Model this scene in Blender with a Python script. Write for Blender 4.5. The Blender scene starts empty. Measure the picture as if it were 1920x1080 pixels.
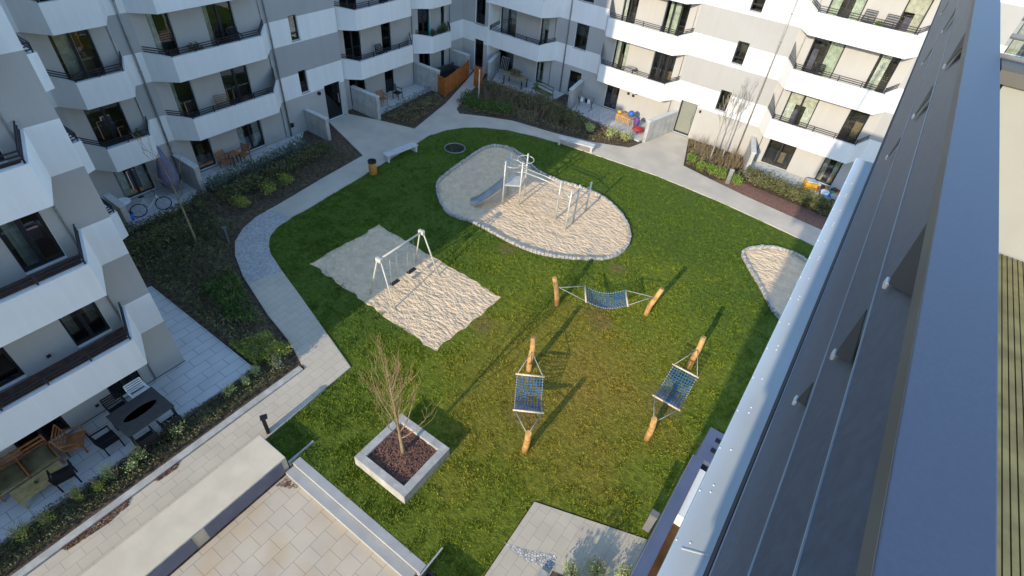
import bpy, math, random
import numpy as np
from mathutils import Vector, Matrix
R_ = math.radians
random.seed(7); rng = np.random.default_rng(7)
sc = bpy.context.scene
COL = sc.collection
# ------------------------------------------------------------------ camera
H = 15.8; F = 1000.3
CM = np.array([[0.81065, 0.57988, 0.08097], [0.44096, -0.51490, -0.73514], [-0.38460, 0.63164, -0.67312]])
u_, s_, v_ = np.linalg.svd(CM); CM = u_ @ v_
cam = bpy.data.cameras.new('camera'); camo = bpy.data.objects.new('camera', cam); COL.objects.link(camo)
cam.sensor_width = 36; cam.lens = F / 1920 * 36; cam.clip_start = .05; cam.clip_end = 2000
mw = Matrix.Identity(4)
for i in range(3):
    mw[i][0] = CM[0][i]; mw[i][1] = -CM[1][i]; mw[i][2] = -CM[2][i]
mw[2][3] = H
camo.matrix_world = mw; sc.camera = camo
def gp(px, py, z=0.0):
    """ground point (height z) seen at a pixel of the photograph"""
    d = CM.T @ np.array([(px - 960) / F, (py - 540) / F, 1.0]); s = (z - H) / d[2]
    return (d[0] * s, d[1] * s)
# ------------------------------------------------------------------ light
SUN_EL, SUN_AZ = 20.5, 91.2           # light travels along +Y, a touch towards +X
w = bpy.data.worlds.new('World'); sc.world = w; w.use_nodes = True
nt = w.node_tree; bg = nt.nodes['Background']
sky = nt.nodes.new('ShaderNodeTexSky'); sky.sky_type = 'NISHITA'; sky.sun_disc = False
sky.sun_elevation = R_(SUN_EL); sky.sun_rotation = R_(180 - 1.2); sky.air_density = 1.25; sky.dust_density = 0.35; sky.ozone_density = 4.0
nt.links.new(sky.outputs[0], bg.inputs[0]); bg.inputs[1].default_value = 0.15
sun = bpy.data.lights.new('sun', 'SUN'); so = bpy.data.objects.new('sun', sun); COL.objects.link(so)
sun.energy = 2.0; sun.angle = R_(.5); sun.color = (1, .86, .64)
dv = Vector((math.cos(R_(SUN_AZ)) * math.cos(R_(SUN_EL)), math.sin(R_(SUN_AZ)) * math.cos(R_(SUN_EL)), -math.sin(R_(SUN_EL))))
so.rotation_euler = dv.to_track_quat('-Z', 'Y').to_euler(); so.location = (0, -40, 40)
sc.view_settings.view_transform = 'Standard'; sc.view_settings.look = 'None'
sc.view_settings.exposure = 1.42; sc.view_settings.gamma = 1
sc.cycles.max_bounces = 6; sc.cycles.transparent_max_bounces = 12
# ------------------------------------------------------------------ materials
M = {}
def node(nt, t, **kw):
    n = nt.nodes.new(t)
    for k, v in kw.items(): setattr(n, k, v)
    return n
def mat(name, col, rough=.7, var=.12, scale=3., bump=0., bscale=30., metal=0., spec=.3, col2=None, detail=4., alpha=None, fac=(.35, .65)):
    m = bpy.data.materials.new(name); m.use_nodes = True; t = m.node_tree; b = t.nodes['Principled BSDF']
    b.inputs['Roughness'].default_value = rough; b.inputs['Metallic'].default_value = metal
    b.inputs['Specular IOR Level'].default_value = spec
    tc = node(t, 'ShaderNodeTexCoord')
    n = node(t, 'ShaderNodeTexNoise'); n.inputs['Scale'].default_value = scale; n.inputs['Detail'].default_value = detail
    t.links.new(tc.outputs['Object'], n.inputs['Vector'])
    r = node(t, 'ShaderNodeValToRGB')
    c2 = col2 or tuple(min(1, c * (1 + var)) for c in col); c1 = col if col2 else tuple(c * (1 - var) for c in col)
    r.color_ramp.elements[0].color = (*c1, 1); r.color_ramp.elements[1].color = (*c2, 1)
    r.color_ramp.elements[0].position = fac[0]; r.color_ramp.elements[1].position = fac[1]
    t.links.new(n.outputs['Fac'], r.inputs[0]); t.links.new(r.outputs[0], b.inputs['Base Color'])
    if bump:
        n2 = node(t, 'ShaderNodeTexNoise'); n2.inputs['Scale'].default_value = bscale; n2.inputs['Detail'].default_value = 5
        t.links.new(tc.outputs['Object'], n2.inputs['Vector'])
        bp = node(t, 'ShaderNodeBump'); bp.inputs['Strength'].default_value = .9; bp.inputs['Distance'].default_value = bump
        t.links.new(n2.outputs['Fac'], bp.inputs['Height']); t.links.new(bp.outputs[0], b.inputs['Normal'])
    M[name] = m; return m
def brickmat(name, col, mortar, bw, bh, rot=0., off=.5, var=.1, ms=.012, stain=None):
    m = mat(name, col, .85, var, 1.2, .004, 60.); t = m.node_tree; b = t.nodes['Principled BSDF']
    ramp = [n for n in t.nodes if n.type == 'VALTORGB'][0]
    tc = [n for n in t.nodes if n.type == 'TEX_COORD'][0]
    mp = node(t, 'ShaderNodeMapping'); mp.inputs['Rotation'].default_value[2] = rot
    t.links.new(tc.outputs['Object'], mp.inputs[0])
    br = node(t, 'ShaderNodeTexBrick'); br.offset = off; br.inputs['Scale'].default_value = 1
    br.inputs['Brick Width'].default_value = bw; br.inputs['Row Height'].default_value = bh
    br.inputs['Mortar Size'].default_value = ms; br.inputs['Mortar Smooth'].default_value = .1
    br.inputs['Color1'].default_value = (1, 1, 1, 1); br.inputs['Color2'].default_value = (.94, .94, .94, 1)
    br.inputs['Mortar'].default_value = (*[a / c for a, c in zip(mortar, col)], 1)
    t.links.new(mp.outputs[0], br.inputs['Vector'])
    mx = node(t, 'ShaderNodeMix', data_type='RGBA', blend_type='MULTIPLY'); mx.inputs[0].default_value = 1
    t.links.new(ramp.outputs[0], mx.inputs[6]); t.links.new(br.outputs['Color'], mx.inputs[7])
    out = mx.outputs[2]
    if stain:
        n = node(t, 'ShaderNodeTexNoise'); n.inputs['Scale'].default_value = .9; n.inputs['Detail'].default_value = 6
        t.links.new(tc.outputs['Object'], n.inputs['Vector'])
        r2 = node(t, 'ShaderNodeValToRGB'); r2.color_ramp.elements[0].position = .52; r2.color_ramp.elements[1].position = .75
        r2.color_ramp.elements[0].color = (1, 1, 1, 1); r2.color_ramp.elements[1].color = (*stain, 1)
        t.links.new(n.outputs['Fac'], r2.inputs[0])
        m2 = node(t, 'ShaderNodeMix', data_type='RGBA', blend_type='MULTIPLY'); m2.inputs[0].default_value = 1
        t.links.new(out, m2.inputs[6]); t.links.new(r2.outputs[0], m2.inputs[7]); out = m2.outputs[2]
    t.links.new(out, b.inputs['Base Color'])
    return m
mat('white_render', (.74, .735, .72), .9, .03, .5, .002, 120.)
mat('grey_render', (.36, .355, .35), .9, .03, .5, .002, 120.)
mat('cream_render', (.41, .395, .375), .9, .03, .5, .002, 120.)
mat('soffit', (.62, .62, .61), .9, .03)
mat('frame', (.022, .022, .026), .45, .1)
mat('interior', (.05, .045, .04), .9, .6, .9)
mat('curtain', (.70, .71, .68), .9, .18, 5.)
mat('curtain_green', (.56, .61, .54), .9, .18, 5.); mat('curtain_beige', (.60, .57, .50), .9, .18, 5.)
mat('wood_brown', (.10, .05, .02), .6, .3, 5.)
mat('wood_deck', (.10, .058, .042), .7, .3, 6.)
mat('railing', (.02, .02, .026), .45, .1)
mat('pipe', (.30, .30, .31), .45, .08, metal=.5)
mat('concrete', (.43, .42, .40), .9, .13, 2.5, .004, 40.)
mat('concrete_light', (.62, .54, .415), .9, .07, 1.6, .003, 60., detail=9)
mat('step_grey', (.36, .365, .37), .85, .07, 2.)
mat('concrete_pale', (.55, .55, .53), .85, .07, 2.)
mat('soil', (.055, .04, .028), 1, .5, 6., .03, 25., col2=(.13, .095, .065))
mat('mulch', (.11, .05, .035), 1, .4, 30., .03, 45., col2=(.30, .17, .13))
mat('dark_panel', (.10, .12, .19), .35, .1, spec=.5)
mat('asphalt_edge', (.12, .12, .12), .8)
mat('sand', (.70, .525, .345), 1, .10, 2.5, .0, 9., detail=8)
mat('stone', (.37, .35, .33), .9, .35, 9.)
mat('galv', (.52, .52, .49), .42, .12, 5., metal=.3)
mat('cream_paint', (.52, .51, .45), .5, .06)
mat('steel', (.45, .45, .44), .32, .1, metal=.7)
mat('rubber', (.03, .024, .024), .8)
mat('timber', (.36, .19, .07), .75, .25, 4., .006, 30., col2=(.62, .37, .14), detail=8)
mat('pale_wood', (.62, .50, .36), .7, .15, 8.)
mat('blue_rope', (.05, .155, .33), .8, .25, 20.)
mat('net_grey', (.34, .31, .27), .9)
mat('white_rope', (.42, .42, .40), .8)
mat('orange_wood', (.36, .115, .025), .7, .25, 4.)
mat('bin_orange', (.42, .19, .035), .6, .15)
mat('teak', (.33, .135, .05), .65, .25, 7.)
mat('pine', (.38, .27, .11), .65, .2, 7.)
mat('black', (.012, .012, .014), .55)
mat('table_grey', (.06, .058, .055), .5, .1)
mat('table_oval', (.028, .027, .026), .3)
mat('white', (.75, .75, .75), .5)
mat('blue', (.03, .12, .50), .4); mat('purple', (.10, .06, .22), .6); mat('teal', (.05, .30, .30), .6)
mat('red', (.35, .03, .03), .5); mat('yellow', (.55, .30, .03), .5); mat('green', (.06, .30, .08), .5)
mat('mauve', (.16, .15, .24), .9, .2, 3.)
mat('bark', (.26, .20, .12), .85, .25, 12.); mat('bark_grey', (.30, .27, .23), .85, .25, 12.)
mat('twig', (.30, .205, .09), .85, .25, 12.); mat('pole', (.5, .46, .36), .8, .1)
mat('bollard', (.10, .11, .12), .5)
mat('deck_strip', (.17, .15, .07), .8, .2, 9., col2=(.27, .24, .11))
mat('rail_paint', (.050, .068, .108), .52, .05, 120., 0, spec=.4, detail=8)
mat('slat_paint', (.050, .066, .098), .55, .12, 30., .0006, 160., spec=.4)
mat('slat_edge', (.26, .28, .30), .4, .1)
mat('terrace_white', (.30, .30, .27), .9, .05)
mat('screen_grey', (.17, .17, .18), .8, .1)
mat('rail_edge', (.10, .095, .085), .6, .1)
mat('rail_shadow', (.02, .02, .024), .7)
mat('zinc', (.62, .66, .66), .16, .07, 1.2, metal=.25, spec=.9)
mat('leaf_dry', (.16, .07, .03), .9, .4, 40.)
def leafmat(name, a, b):
    m = mat(name, a, .75, .1, 2.2, col2=b, spec=.2, detail=3., fac=(.3, .7)); return m
leafmat('leaf_green', (.04, .085, .015), (.11, .17, .04))
leafmat('leaf_dark', (.066, .072, .028), (.17, .17, .07))
leafmat('leaf_grey', (.05, .075, .045), (.20, .25, .19))
leafmat('leaf_yellow', (.16, .21, .03), (.38, .38, .08))
leafmat('leaf_lime', (.09, .17, .02), (.20, .30, .05))
leafmat('leaf_pale', (.26, .33, .09), (.52, .55, .24))
leafmat('leaf_brown', (.07, .06, .03), (.22, .18, .09))
brickmat('pavers', (.53, .465, .365), (.36, .32, .26), .50, .33, R_(90), .5, .05, .008)
brickmat('pavers_square', (.56, .48, .375), (.34, .29, .235), .55, .52, R_(90), .5, .05, .009, stain=(1., .88, .72))
brickmat('patio_slab', (.52, .51, .49), (.24, .24, .24), .80, .40, R_(90), .5, .06, .010)
# path: plain fine concrete paving
mat('path_grey', (.48, .43, .355), .9, .09, .8, .003, 60., detail=9)
# gravel cobble
def cobble(name, scale, c1, c2, gap):
    m = bpy.data.materials.new(name); m.use_nodes = True; t = m.node_tree; b = t.nodes['Principled BSDF']; b.inputs['Roughness'].default_value = .9
    tc = node(t, 'ShaderNodeTexCoord'); v = node(t, 'ShaderNodeTexVoronoi'); v.inputs['Scale'].default_value = scale
    t.links.new(tc.outputs['Object'], v.inputs['Vector'])
    sp = node(t, 'ShaderNodeSeparateColor'); t.links.new(v.outputs['Color'], sp.inputs[0])
    r = node(t, 'ShaderNodeValToRGB'); r.color_ramp.elements[0].color = (*c1, 1); r.color_ramp.elements[1].color = (*c2, 1)
    t.links.new(sp.outputs[0], r.inputs[0])
    v2 = node(t, 'ShaderNodeTexVoronoi', feature='DISTANCE_TO_EDGE'); v2.inputs['Scale'].default_value = scale
    t.links.new(tc.outputs['Object'], v2.inputs['Vector'])
    r2 = node(t, 'ShaderNodeValToRGB'); r2.color_ramp.elements[0].color = (gap, gap, gap, 1); r2.color_ramp.elements[1].position = .12
    t.links.new(v2.outputs['Distance'], r2.inputs[0])
    mx = node(t, 'ShaderNodeMix', data_type='RGBA', blend_type='MULTIPLY'); mx.inputs[0].default_value = 1
    t.links.new(r.outputs[0], mx.inputs[6]); t.links.new(r2.outputs[0], mx.inputs[7]); t.links.new(mx.outputs[2], b.inputs['Base Color'])
    bp = node(t, 'ShaderNodeBump'); bp.inputs['Distance'].default_value = .015; t.links.new(r2.outputs[0], bp.inputs['Height']); t.links.new(bp.outputs[0], b.inputs['Normal'])
    M[name] = m
cobble('cobble', 11., (.36, .355, .34), (.52, .51, .49), .6)
cobble('pebbles', 14., (.35, .33, .30), (.75, .73, .70), .3)
# grass: large patches of deep green, worn olive ochre in the middle of the lawn
WORN = [(-5.15, 15.7, .75), (-4.95, 9.9, .8), (-1.05, 13.4, .8), (-8.6, 12.2, .6), (-6.0, 19.2, .5), (-10.8, 16.9, .55)]
def grassmat(name, k, bump):
    m = bpy.data.materials.new(name); m.use_nodes = True; t = m.node_tree; b = t.nodes['Principled BSDF']
    b.inputs['Roughness'].default_value = .85; b.inputs['Specular IOR Level'].default_value = .15
    g = node(t, 'ShaderNodeNewGeometry')
    n1 = node(t, 'ShaderNodeTexNoise'); n1.inputs['Scale'].default_value = .35; n1.inputs['Detail'].default_value = 5; n1.inputs['Roughness'].default_value = .6
    t.links.new(g.outputs['Position'], n1.inputs['Vector'])
    mp = node(t, 'ShaderNodeMapping'); mp.inputs['Location'].default_value = (4.2 / 6.2, -11.8 / 7.8, 0); mp.inputs['Scale'].default_value = (1 / 6.2, 1 / 7.8, 0)
    t.links.new(g.outputs['Position'], mp.inputs[0])
    ln = node(t, 'ShaderNodeVectorMath', operation='LENGTH'); t.links.new(mp.outputs[0], ln.inputs[0])
    ma = node(t, 'ShaderNodeMath', operation='MULTIPLY_ADD'); ma.inputs[1].default_value = 1.5; t.links.new(n1.outputs['Fac'], ma.inputs[0]); t.links.new(ln.outputs['Value'], ma.inputs[2])
    r = node(t, 'ShaderNodeValToRGB'); e = r.color_ramp.elements
    mr = node(t, 'ShaderNodeMapRange'); mr.inputs[1].default_value = .7; mr.inputs[2].default_value = 2.2; t.links.new(ma.outputs[0], mr.inputs[0])
    e[0].position = .0; e[0].color = (.128 * k, .094 * k, .017 * k, 1); e[1].position = 1; e[1].color = (.042 * k, .066 * k, .009 * k, 1)
    x = e.new(.30); x.color = (.108 * k, .096 * k, .014 * k, 1); x = e.new(.55); x.color = (.076 * k, .094 * k, .010 * k, 1)
    t.links.new(mr.outputs[0], r.inputs[0])
    n2 = node(t, 'ShaderNodeTexNoise'); n2.inputs['Scale'].default_value = 5.5; n2.inputs['Detail'].default_value = 6; n2.inputs['Roughness'].default_value = .7
    t.links.new(g.outputs['Position'], n2.inputs['Vector'])
    r2 = node(t, 'ShaderNodeValToRGB'); r2.color_ramp.elements[0].position = .32; r2.color_ramp.elements[1].position = .68
    r2.color_ramp.elements[0].color = (.55, .58, .5, 1); r2.color_ramp.elements[1].color = (1.35, 1.3, 1.25, 1)
    t.links.new(n2.outputs['Fac'], r2.inputs[0])
    mx = node(t, 'ShaderNodeMix', data_type='RGBA', blend_type='MULTIPLY'); mx.inputs[0].default_value = 1
    n2_early = node(t, 'ShaderNodeTexNoise'); n2_early.inputs['Scale'].default_value = 1.6; n2_early.inputs['Detail'].default_value = 5; t.links.new(g.outputs['Position'], n2_early.inputs['Vector'])
    prev = r.outputs[0]
    for cx, cy, rr in WORN:
        ds = node(t, 'ShaderNodeVectorMath', operation='DISTANCE'); ds.inputs[1].default_value = (cx, cy, 0); t.links.new(g.outputs['Position'], ds.inputs[0])
        ad = node(t, 'ShaderNodeMath', operation='MULTIPLY_ADD'); ad.inputs[1].default_value = 1.6 * rr; t.links.new(n2_early.outputs['Fac'], ad.inputs[0]); t.links.new(ds.outputs['Value'], ad.inputs[2])
        m2 = node(t, 'ShaderNodeMapRange'); m2.inputs[1].default_value = rr * 1.1; m2.inputs[2].default_value = rr * 1.9; m2.inputs[3].default_value = .6; m2.inputs[4].default_value = 0; t.links.new(ad.outputs[0], m2.inputs[0])
        mm = node(t, 'ShaderNodeMix', data_type='RGBA'); mm.inputs[7].default_value = (.105 * k, .07 * k, .03 * k, 1); t.links.new(m2.outputs[0], mm.inputs[0]); t.links.new(prev, mm.inputs[6]); prev = mm.outputs[2]
    t.links.new(prev, mx.inputs[6]); t.links.new(r2.outputs[0], mx.inputs[7]); t.links.new(mx.outputs[2], b.inputs['Base Color'])
    if bump:
        bp = node(t, 'ShaderNodeBump'); bp.inputs['Distance'].default_value = bump; t.links.new(n2.outputs['Fac'], bp.inputs['Height']); t.links.new(bp.outputs[0], b.inputs['Normal'])
    M[name] = m
grassmat('lawn', 1.9, .12); grassmat('blade', 3.0, 0)
def glassmat():
    m = bpy.data.materials.new('glass'); m.use_nodes = True; t = m.node_tree; t.nodes.clear()
    o = node(t, 'ShaderNodeOutputMaterial'); a = node(t, 'ShaderNodeBsdfTransparent'); a.inputs[0].default_value = (.86, .88, .86, 1)
    g = node(t, 'ShaderNodeBsdfGlossy'); g.inputs['Roughness'].default_value = .02; g.inputs[0].default_value = (.9, .95, 1, 1)
    f = node(t, 'ShaderNodeFresnel'); f.inputs[0].default_value = 1.6; mx = node(t, 'ShaderNodeMixShader')
    t.links.new(f.outputs[0], mx.inputs[0]); t.links.new(a.outputs[0], mx.inputs[1]); t.links.new(g.outputs[0], mx.inputs[2]); t.links.new(mx.outputs[0], o.inputs[0])
    M['glass'] = m
glassmat()
# sand gets trodden relief
def sandfix():
    t = M['sand'].node_tree; b = t.nodes['Principled BSDF']
    tc = [n for n in t.nodes if n.type == 'TEX_COORD'][0]
    n = node(t, 'ShaderNodeTexNoise'); n.inputs['Scale'].default_value = 5.2; n.inputs['Detail'].default_value = 3; n.inputs['Roughness'].default_value = .55
    mp = node(t, 'ShaderNodeMapping'); mp.inputs['Rotation'].default_value[2] = .5; mp.inputs['Scale'].default_value = (.75, 1.3, 1); t.links.new(tc.outputs['Object'], mp.inputs[0]); t.links.new(mp.outputs[0], n.inputs['Vector'])
    bp = node(t, 'ShaderNodeBump'); bp.inputs['Strength'].default_value = 1; bp.inputs['Distance'].default_value = .13
    n3 = node(t, 'ShaderNodeTexNoise'); n3.inputs['Scale'].default_value = 1.7; n3.inputs['Detail'].default_value = 2; t.links.new(tc.outputs['Object'], n3.inputs['Vector'])
    v3 = node(t, 'ShaderNodeTexVoronoi'); v3.inputs['Scale'].default_value = 2.6; t.links.new(tc.outputs['Object'], v3.inputs['Vector'])
    a3 = node(t, 'ShaderNodeMath', operation='MULTIPLY_ADD'); a3.inputs[1].default_value = .9; t.links.new(n3.outputs['Fac'], a3.inputs[0]); t.links.new(n.outputs['Fac'], a3.inputs[2])
    a4 = node(t, 'ShaderNodeMath', operation='MULTIPLY_ADD'); a4.inputs[1].default_value = .15; t.links.new(v3.outputs['Distance'], a4.inputs[0]); t.links.new(a3.outputs[0], a4.inputs[2])
    t.links.new(a4.outputs[0], bp.inputs['Height']); t.links.new(bp.outputs[0], b.inputs['Normal'])
sandfix()
def streaks(name, amt):
    t = M[name].node_tree; b = t.nodes['Principled BSDF']; src = b.inputs['Base Color'].links[0].from_socket
    tc = [n for n in t.nodes if n.type == 'TEX_COORD'][0]; mp = node(t, 'ShaderNodeMapping'); mp.inputs['Scale'].default_value = (2.6, 2.6, .16); t.links.new(tc.outputs['Object'], mp.inputs[0])
    n = node(t, 'ShaderNodeTexNoise'); n.inputs['Scale'].default_value = 1.6; n.inputs['Detail'].default_value = 7; n.inputs['Roughness'].default_value = .65; t.links.new(mp.outputs[0], n.inputs['Vector'])
    r = node(t, 'ShaderNodeValToRGB'); r.color_ramp.elements[0].position = .42; r.color_ramp.elements[1].position = .62
    r.color_ramp.elements[0].color = (1 - amt, 1 - amt, 1 - amt * 1.1, 1); r.color_ramp.elements[1].color = (1, 1, 1, 1); t.links.new(n.outputs['Fac'], r.inputs[0])
    mx = node(t, 'ShaderNodeMix', data_type='RGBA', blend_type='MULTIPLY'); mx.inputs[0].default_value = 1
    t.links.new(src, mx.inputs[6]); t.links.new(r.outputs[0], mx.inputs[7]); t.links.new(mx.outputs[2], b.inputs['Base Color'])
for k_, a_ in (('white_render', .045), ('grey_render', .03), ('cream_render', .03), ('concrete', .16), ('concrete_pale', .10)): streaks(k_, a_)
# ------------------------------------------------------------------ mesh builder
class MB:
    def __init__(s, T=None): s.v = []; s.f = []; s.m = []; s.T = T or (lambda a, b, c: (a, b, c)); s.sm = []
    def poly(s, pts, m=0, smooth=False):
        i = len(s.v); s.v += [tuple(s.T(*p)) for p in pts]; s.f.append(tuple(range(i, i + len(pts)))); s.m.append(m); s.sm.append(smooth); return s
    def box(s, a, b, m=0):
        x0, y0, z0 = a; x1, y1, z1 = b
        P = [(x0, y0, z0), (x1, y0, z0), (x1, y1, z0), (x0, y1, z0), (x0, y0, z1), (x1, y0, z1), (x1, y1, z1), (x0, y1, z1)]
        i = len(s.v); s.v += [tuple(s.T(*p)) for p in P]
        for q in ((0, 3, 2, 1), (4, 5, 6, 7), (0, 1, 5, 4), (1, 2, 6, 5), (2, 3, 7, 6), (3, 0, 4, 7)):
            s.f.append(tuple(i + k for k in q)); s.m.append(m); s.sm.append(False)
        return s
    def obox(s, c, ax, ay, az, m=0):
        c, ax, ay, az = map(Vector, (c, ax, ay, az)); i = len(s.v)
        for k in range(8):
            p = c + ax * (1 if k & 1 else -1) + ay * (1 if k & 2 else -1) + az * (1 if k & 4 else -1); s.v.append(tuple(s.T(*p)))
        for q in ((0, 2, 3, 1), (4, 5, 7, 6), (0, 1, 5, 4), (2, 6, 7, 3), (0, 4, 6, 2), (1, 3, 7, 5)):
            s.f.append(tuple(i + k for k in q)); s.m.append(m); s.sm.append(False)
        return s
    def bar(s, a, b, w, h, m=0):
        a, b = Vector(a), Vector(b); d = b - a; L = d.length; d /= L
        up = Vector((0, 0, 1)) if abs(d.z) < .95 else Vector((1, 0, 0)); x = d.cross(up).normalized(); y = x.cross(d)
        return s.obox((a + b) / 2, d * L / 2, x * w / 2, y * h / 2, m)
    def tube(s, pts, r, n=8, m=0, cap=True, closed=False):
        pts = [Vector(p) for p in pts]; N = len(pts); rs = r if isinstance(r, (list, tuple)) else [r] * N
        base = len(s.v); up = None
        for k in range(N):
            if closed: d = (pts[(k + 1) % N] - pts[k - 1]).normalized()
            else: d = (pts[min(k + 1, N - 1)] - pts[max(k - 1, 0)]).normalized()
            if up is None: up = Vector((0, 0, 1)) if abs(d.z) < .9 else Vector((1, 0, 0))
            x = d.cross(up).normalized(); y = x.cross(d).normalized(); up = y
            for j in range(n):
                a = 2 * math.pi * j / n; s.v.append(tuple(s.T(*(pts[k] + (x * math.cos(a) + y * math.sin(a)) * rs[k]))))
        for k in range(N if closed else N - 1):
            k2 = (k + 1) % N
            for j in range(n):
                j2 = (j + 1) % n; s.f.append((base + k * n + j, base + k * n + j2, base + k2 * n + j2, base + k2 * n + j)); s.m.append(m); s.sm.append(True)
        if cap and not closed:
            s.f.append(tuple(base + j for j in range(n))[::-1]); s.m.append(m); s.sm.append(False)
            s.f.append(tuple(base + (N - 1) * n + j for j in range(n))); s.m.append(m); s.sm.append(False)
        return s
    def prism(s, P, z0, z1, m=0, top=None):
        n = len(P); s.poly([(x, y, z1) for x, y in P], m if top is None else top); s.poly([(x, y, z0) for x, y in P][::-1], m)
        for k in range(n):
            a, b = P[k], P[(k + 1) % n]; s.poly([(a[0], a[1], z0), (b[0], b[1], z0), (b[0], b[1], z1), (a[0], a[1], z1)], m)
        return s
    def lathe(s, c, prof, n=16, m=0):
        i = len(s.v)
        for r, z in prof:
            for j in range(n): a = 2 * math.pi * j / n; s.v.append(tuple(s.T(c[0] + r * math.cos(a), c[1] + r * math.sin(a), c[2] + z)))
        for k in range(len(prof) - 1):
            for j in range(n): j2 = (j + 1) % n; s.f.append((i + k * n + j, i + k * n + j2, i + (k + 1) * n + j2, i + (k + 1) * n + j)); s.m.append(m); s.sm.append(True)
        s.f.append(tuple(i + (len(prof) - 1) * n + j for j in range(n))); s.m.append(m); s.sm.append(False)
        return s
    def ball(s, c, r, m=0, n=10):
        rx, ry, rz = (r, r, r) if not isinstance(r, (tuple, list)) else r; i = len(s.v); K = n // 2
        for k in range(K + 1):
            t = math.pi * k / K
            for j in range(n): a = 2 * math.pi * j / n; s.v.append(tuple(s.T(c[0] + rx * math.sin(t) * math.cos(a), c[1] + ry * math.sin(t) * math.sin(a), c[2] + rz * math.cos(t))))
        for k in range(K):
            for j in range(n): j2 = (j + 1) % n; s.f.append((i + k * n + j, i + (k + 1) * n + j, i + (k + 1) * n + j2, i + k * n + j2)); s.m.append(m); s.sm.append(True)
        return s
    def build(s, name, mats, parent=None, fix=True, bevel=0, tri=False):
        me = bpy.data.meshes.new(name); me.from_pydata(s.v, [], s.f)
        for k in ([mats] if isinstance(mats, str) else mats): me.materials.append(M[k])
        me.polygons.foreach_set('material_index', s.m); me.polygons.foreach_set('use_smooth', s.sm)
        if fix or tri:
            import bmesh
            b = bmesh.new(); b.from_mesh(me)
            if tri: bmesh.ops.triangulate(b, faces=[f for f in b.faces if len(f.verts) > 4])
            if fix: bmesh.ops.remove_doubles(b, verts=b.verts, dist=1e-5); bmesh.ops.recalc_face_normals(b, faces=b.faces)
            b.to_mesh(me); b.free()
        me.update()
        o = bpy.data.objects.new(name, me); COL.objects.link(o)
        if parent: o.parent = parent
        if bevel:
            md = o.modifiers.new('bevel', 'BEVEL'); md.width = bevel; md.segments = 2; md.limit_method = 'ANGLE'
        return o
def tag(o, label=None, cat=None, group=None, kind=None):
    for k, v in (('label', label), ('category', cat), ('group', group), ('kind', kind)):
        if v: o[k] = v
    return o
def thing(name, label, cat, loc=(0, 0, 0), rz=0, group=None):
    o = bpy.data.objects.new(name, None); COL.objects.link(o); o.location = loc; o.rotation_euler = (0, 0, rz); o.empty_display_size = .2
    return tag(o, label, cat, group)
def copy_thing(o, loc, rz, label, parent=None):
    c = o.copy(); COL.objects.link(c)
    if parent: c.parent = parent
    else: c.location = loc; c.rotation_euler = (0, 0, rz); c['label'] = label
    for ch in o.children: copy_thing(ch, None, None, None, c)
    return c
def sheet(name, P, z, m, depth=.0):
    b = MB()
    if depth: b.prism(P, z - depth, z)
    else: b.poly([(x, y, z) for x, y in P])
    o = b.build(name, m, tri=True); return tag(o, kind='structure')
def inside(P, x, y):
    P = np.array(P); r = np.zeros(len(x), bool); j = len(P) - 1
    for i in range(len(P)):
        xi, yi = P[i]; xj, yj = P[j]
        c = ((yi > y) != (yj > y)) & (x < (xj - xi) * (y - yi) / (yj - yi + 1e-12) + xi); r ^= c; j = i
    return r
def smooth_closed(P, it=2):
    for _ in range(it):
        Q = []
        for i in range(len(P)):
            a, b = P[i], P[(i + 1) % len(P)]
            Q += [(a[0] * .75 + b[0] * .25, a[1] * .75 + b[1] * .25), (a[0] * .25 + b[0] * .75, a[1] * .25 + b[1] * .75)]
        P = Q
    return P
# ------------------------------------------------------------------ ground
sheet('ground', [(-80, -60), (60, -60), (60, 90), (-80, 90)], -.30, 'soil')
TER = [(-9.55, -8), (-2.9, -8), (-2.9, 3.44), (-9.55, 3.44)]
soilP = [(-60, -30), (-9.62, -30), (-9.62, 3.9), (-2.86, 3.9), (-2.86, -30), (30, -30), (30, 60), (-60, 60)]
sheet('planting_soil', soilP, -.03, 'soil')
EDGE = [(-11.03, 7.43), (-13.53, 8.14), (-15.53, 8.71), (-17.30, 9.19), (-18.45, 9.54), (-19.11, 9.88), (-19.63, 10.32), (-19.98, 10.95), (-20.12, 11.87), (-20.18, 12.98), (-20.36, 15.23), (-20.63, 17.75), (-20.89, 21.00), (-21.12, 22.77), (-20.87, 24.13), (-20.26, 25.26), (-19.41, 26.12), (-18.07, 26.93), (-16.35, 27.49), (-14.55, 27.86), (-12.66, 28.08), (-10.23, 28.32), (-8.20, 28.50), (-6.13, 28.46), (-4.17, 28.38), (-1.97, 28.15), (-.18, 27.93), (1.3, 27.7), (9, 26.9)]
LAWN = EDGE + [(9, 9.6), (1.3, 9.6), (1.3, 8.75), (.43, 8.49), (-2.88, 7.40), (-2.80, 4.75), (-2.80, 3.95), (-4.2, 4.0), (-9.6, 4.03), (-9.6, 3.66), (-10.86, 3.66)]
sheet('lawn', LAWN, 0, 'lawn')
OUT = [(-26.75, 19.8), (-26.75, 21.4), (-24.85, 22.1), (-22.35, 22.85), (-23.46, 27.14), (-24.9, 31.0), (-25.9, 33.45), (-24.95, 33.45), (-24.2, 32.0), (-23.45, 29.75), (-22.41, 27.0), (-21.75, 26.55), (-20.37, 27.38), (-18.6, 28.25), (-15.5, 28.78), (-13.1, 29.47), (-11, 30.5), (-10.7, 31.6), (-9.9, 34.7), (-8.6, 34.7), (-7.42, 30.83), (-5.5, 30.42), (-3.1, 30.0), (1.3, 29.5), (9, 28.7)]
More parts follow.
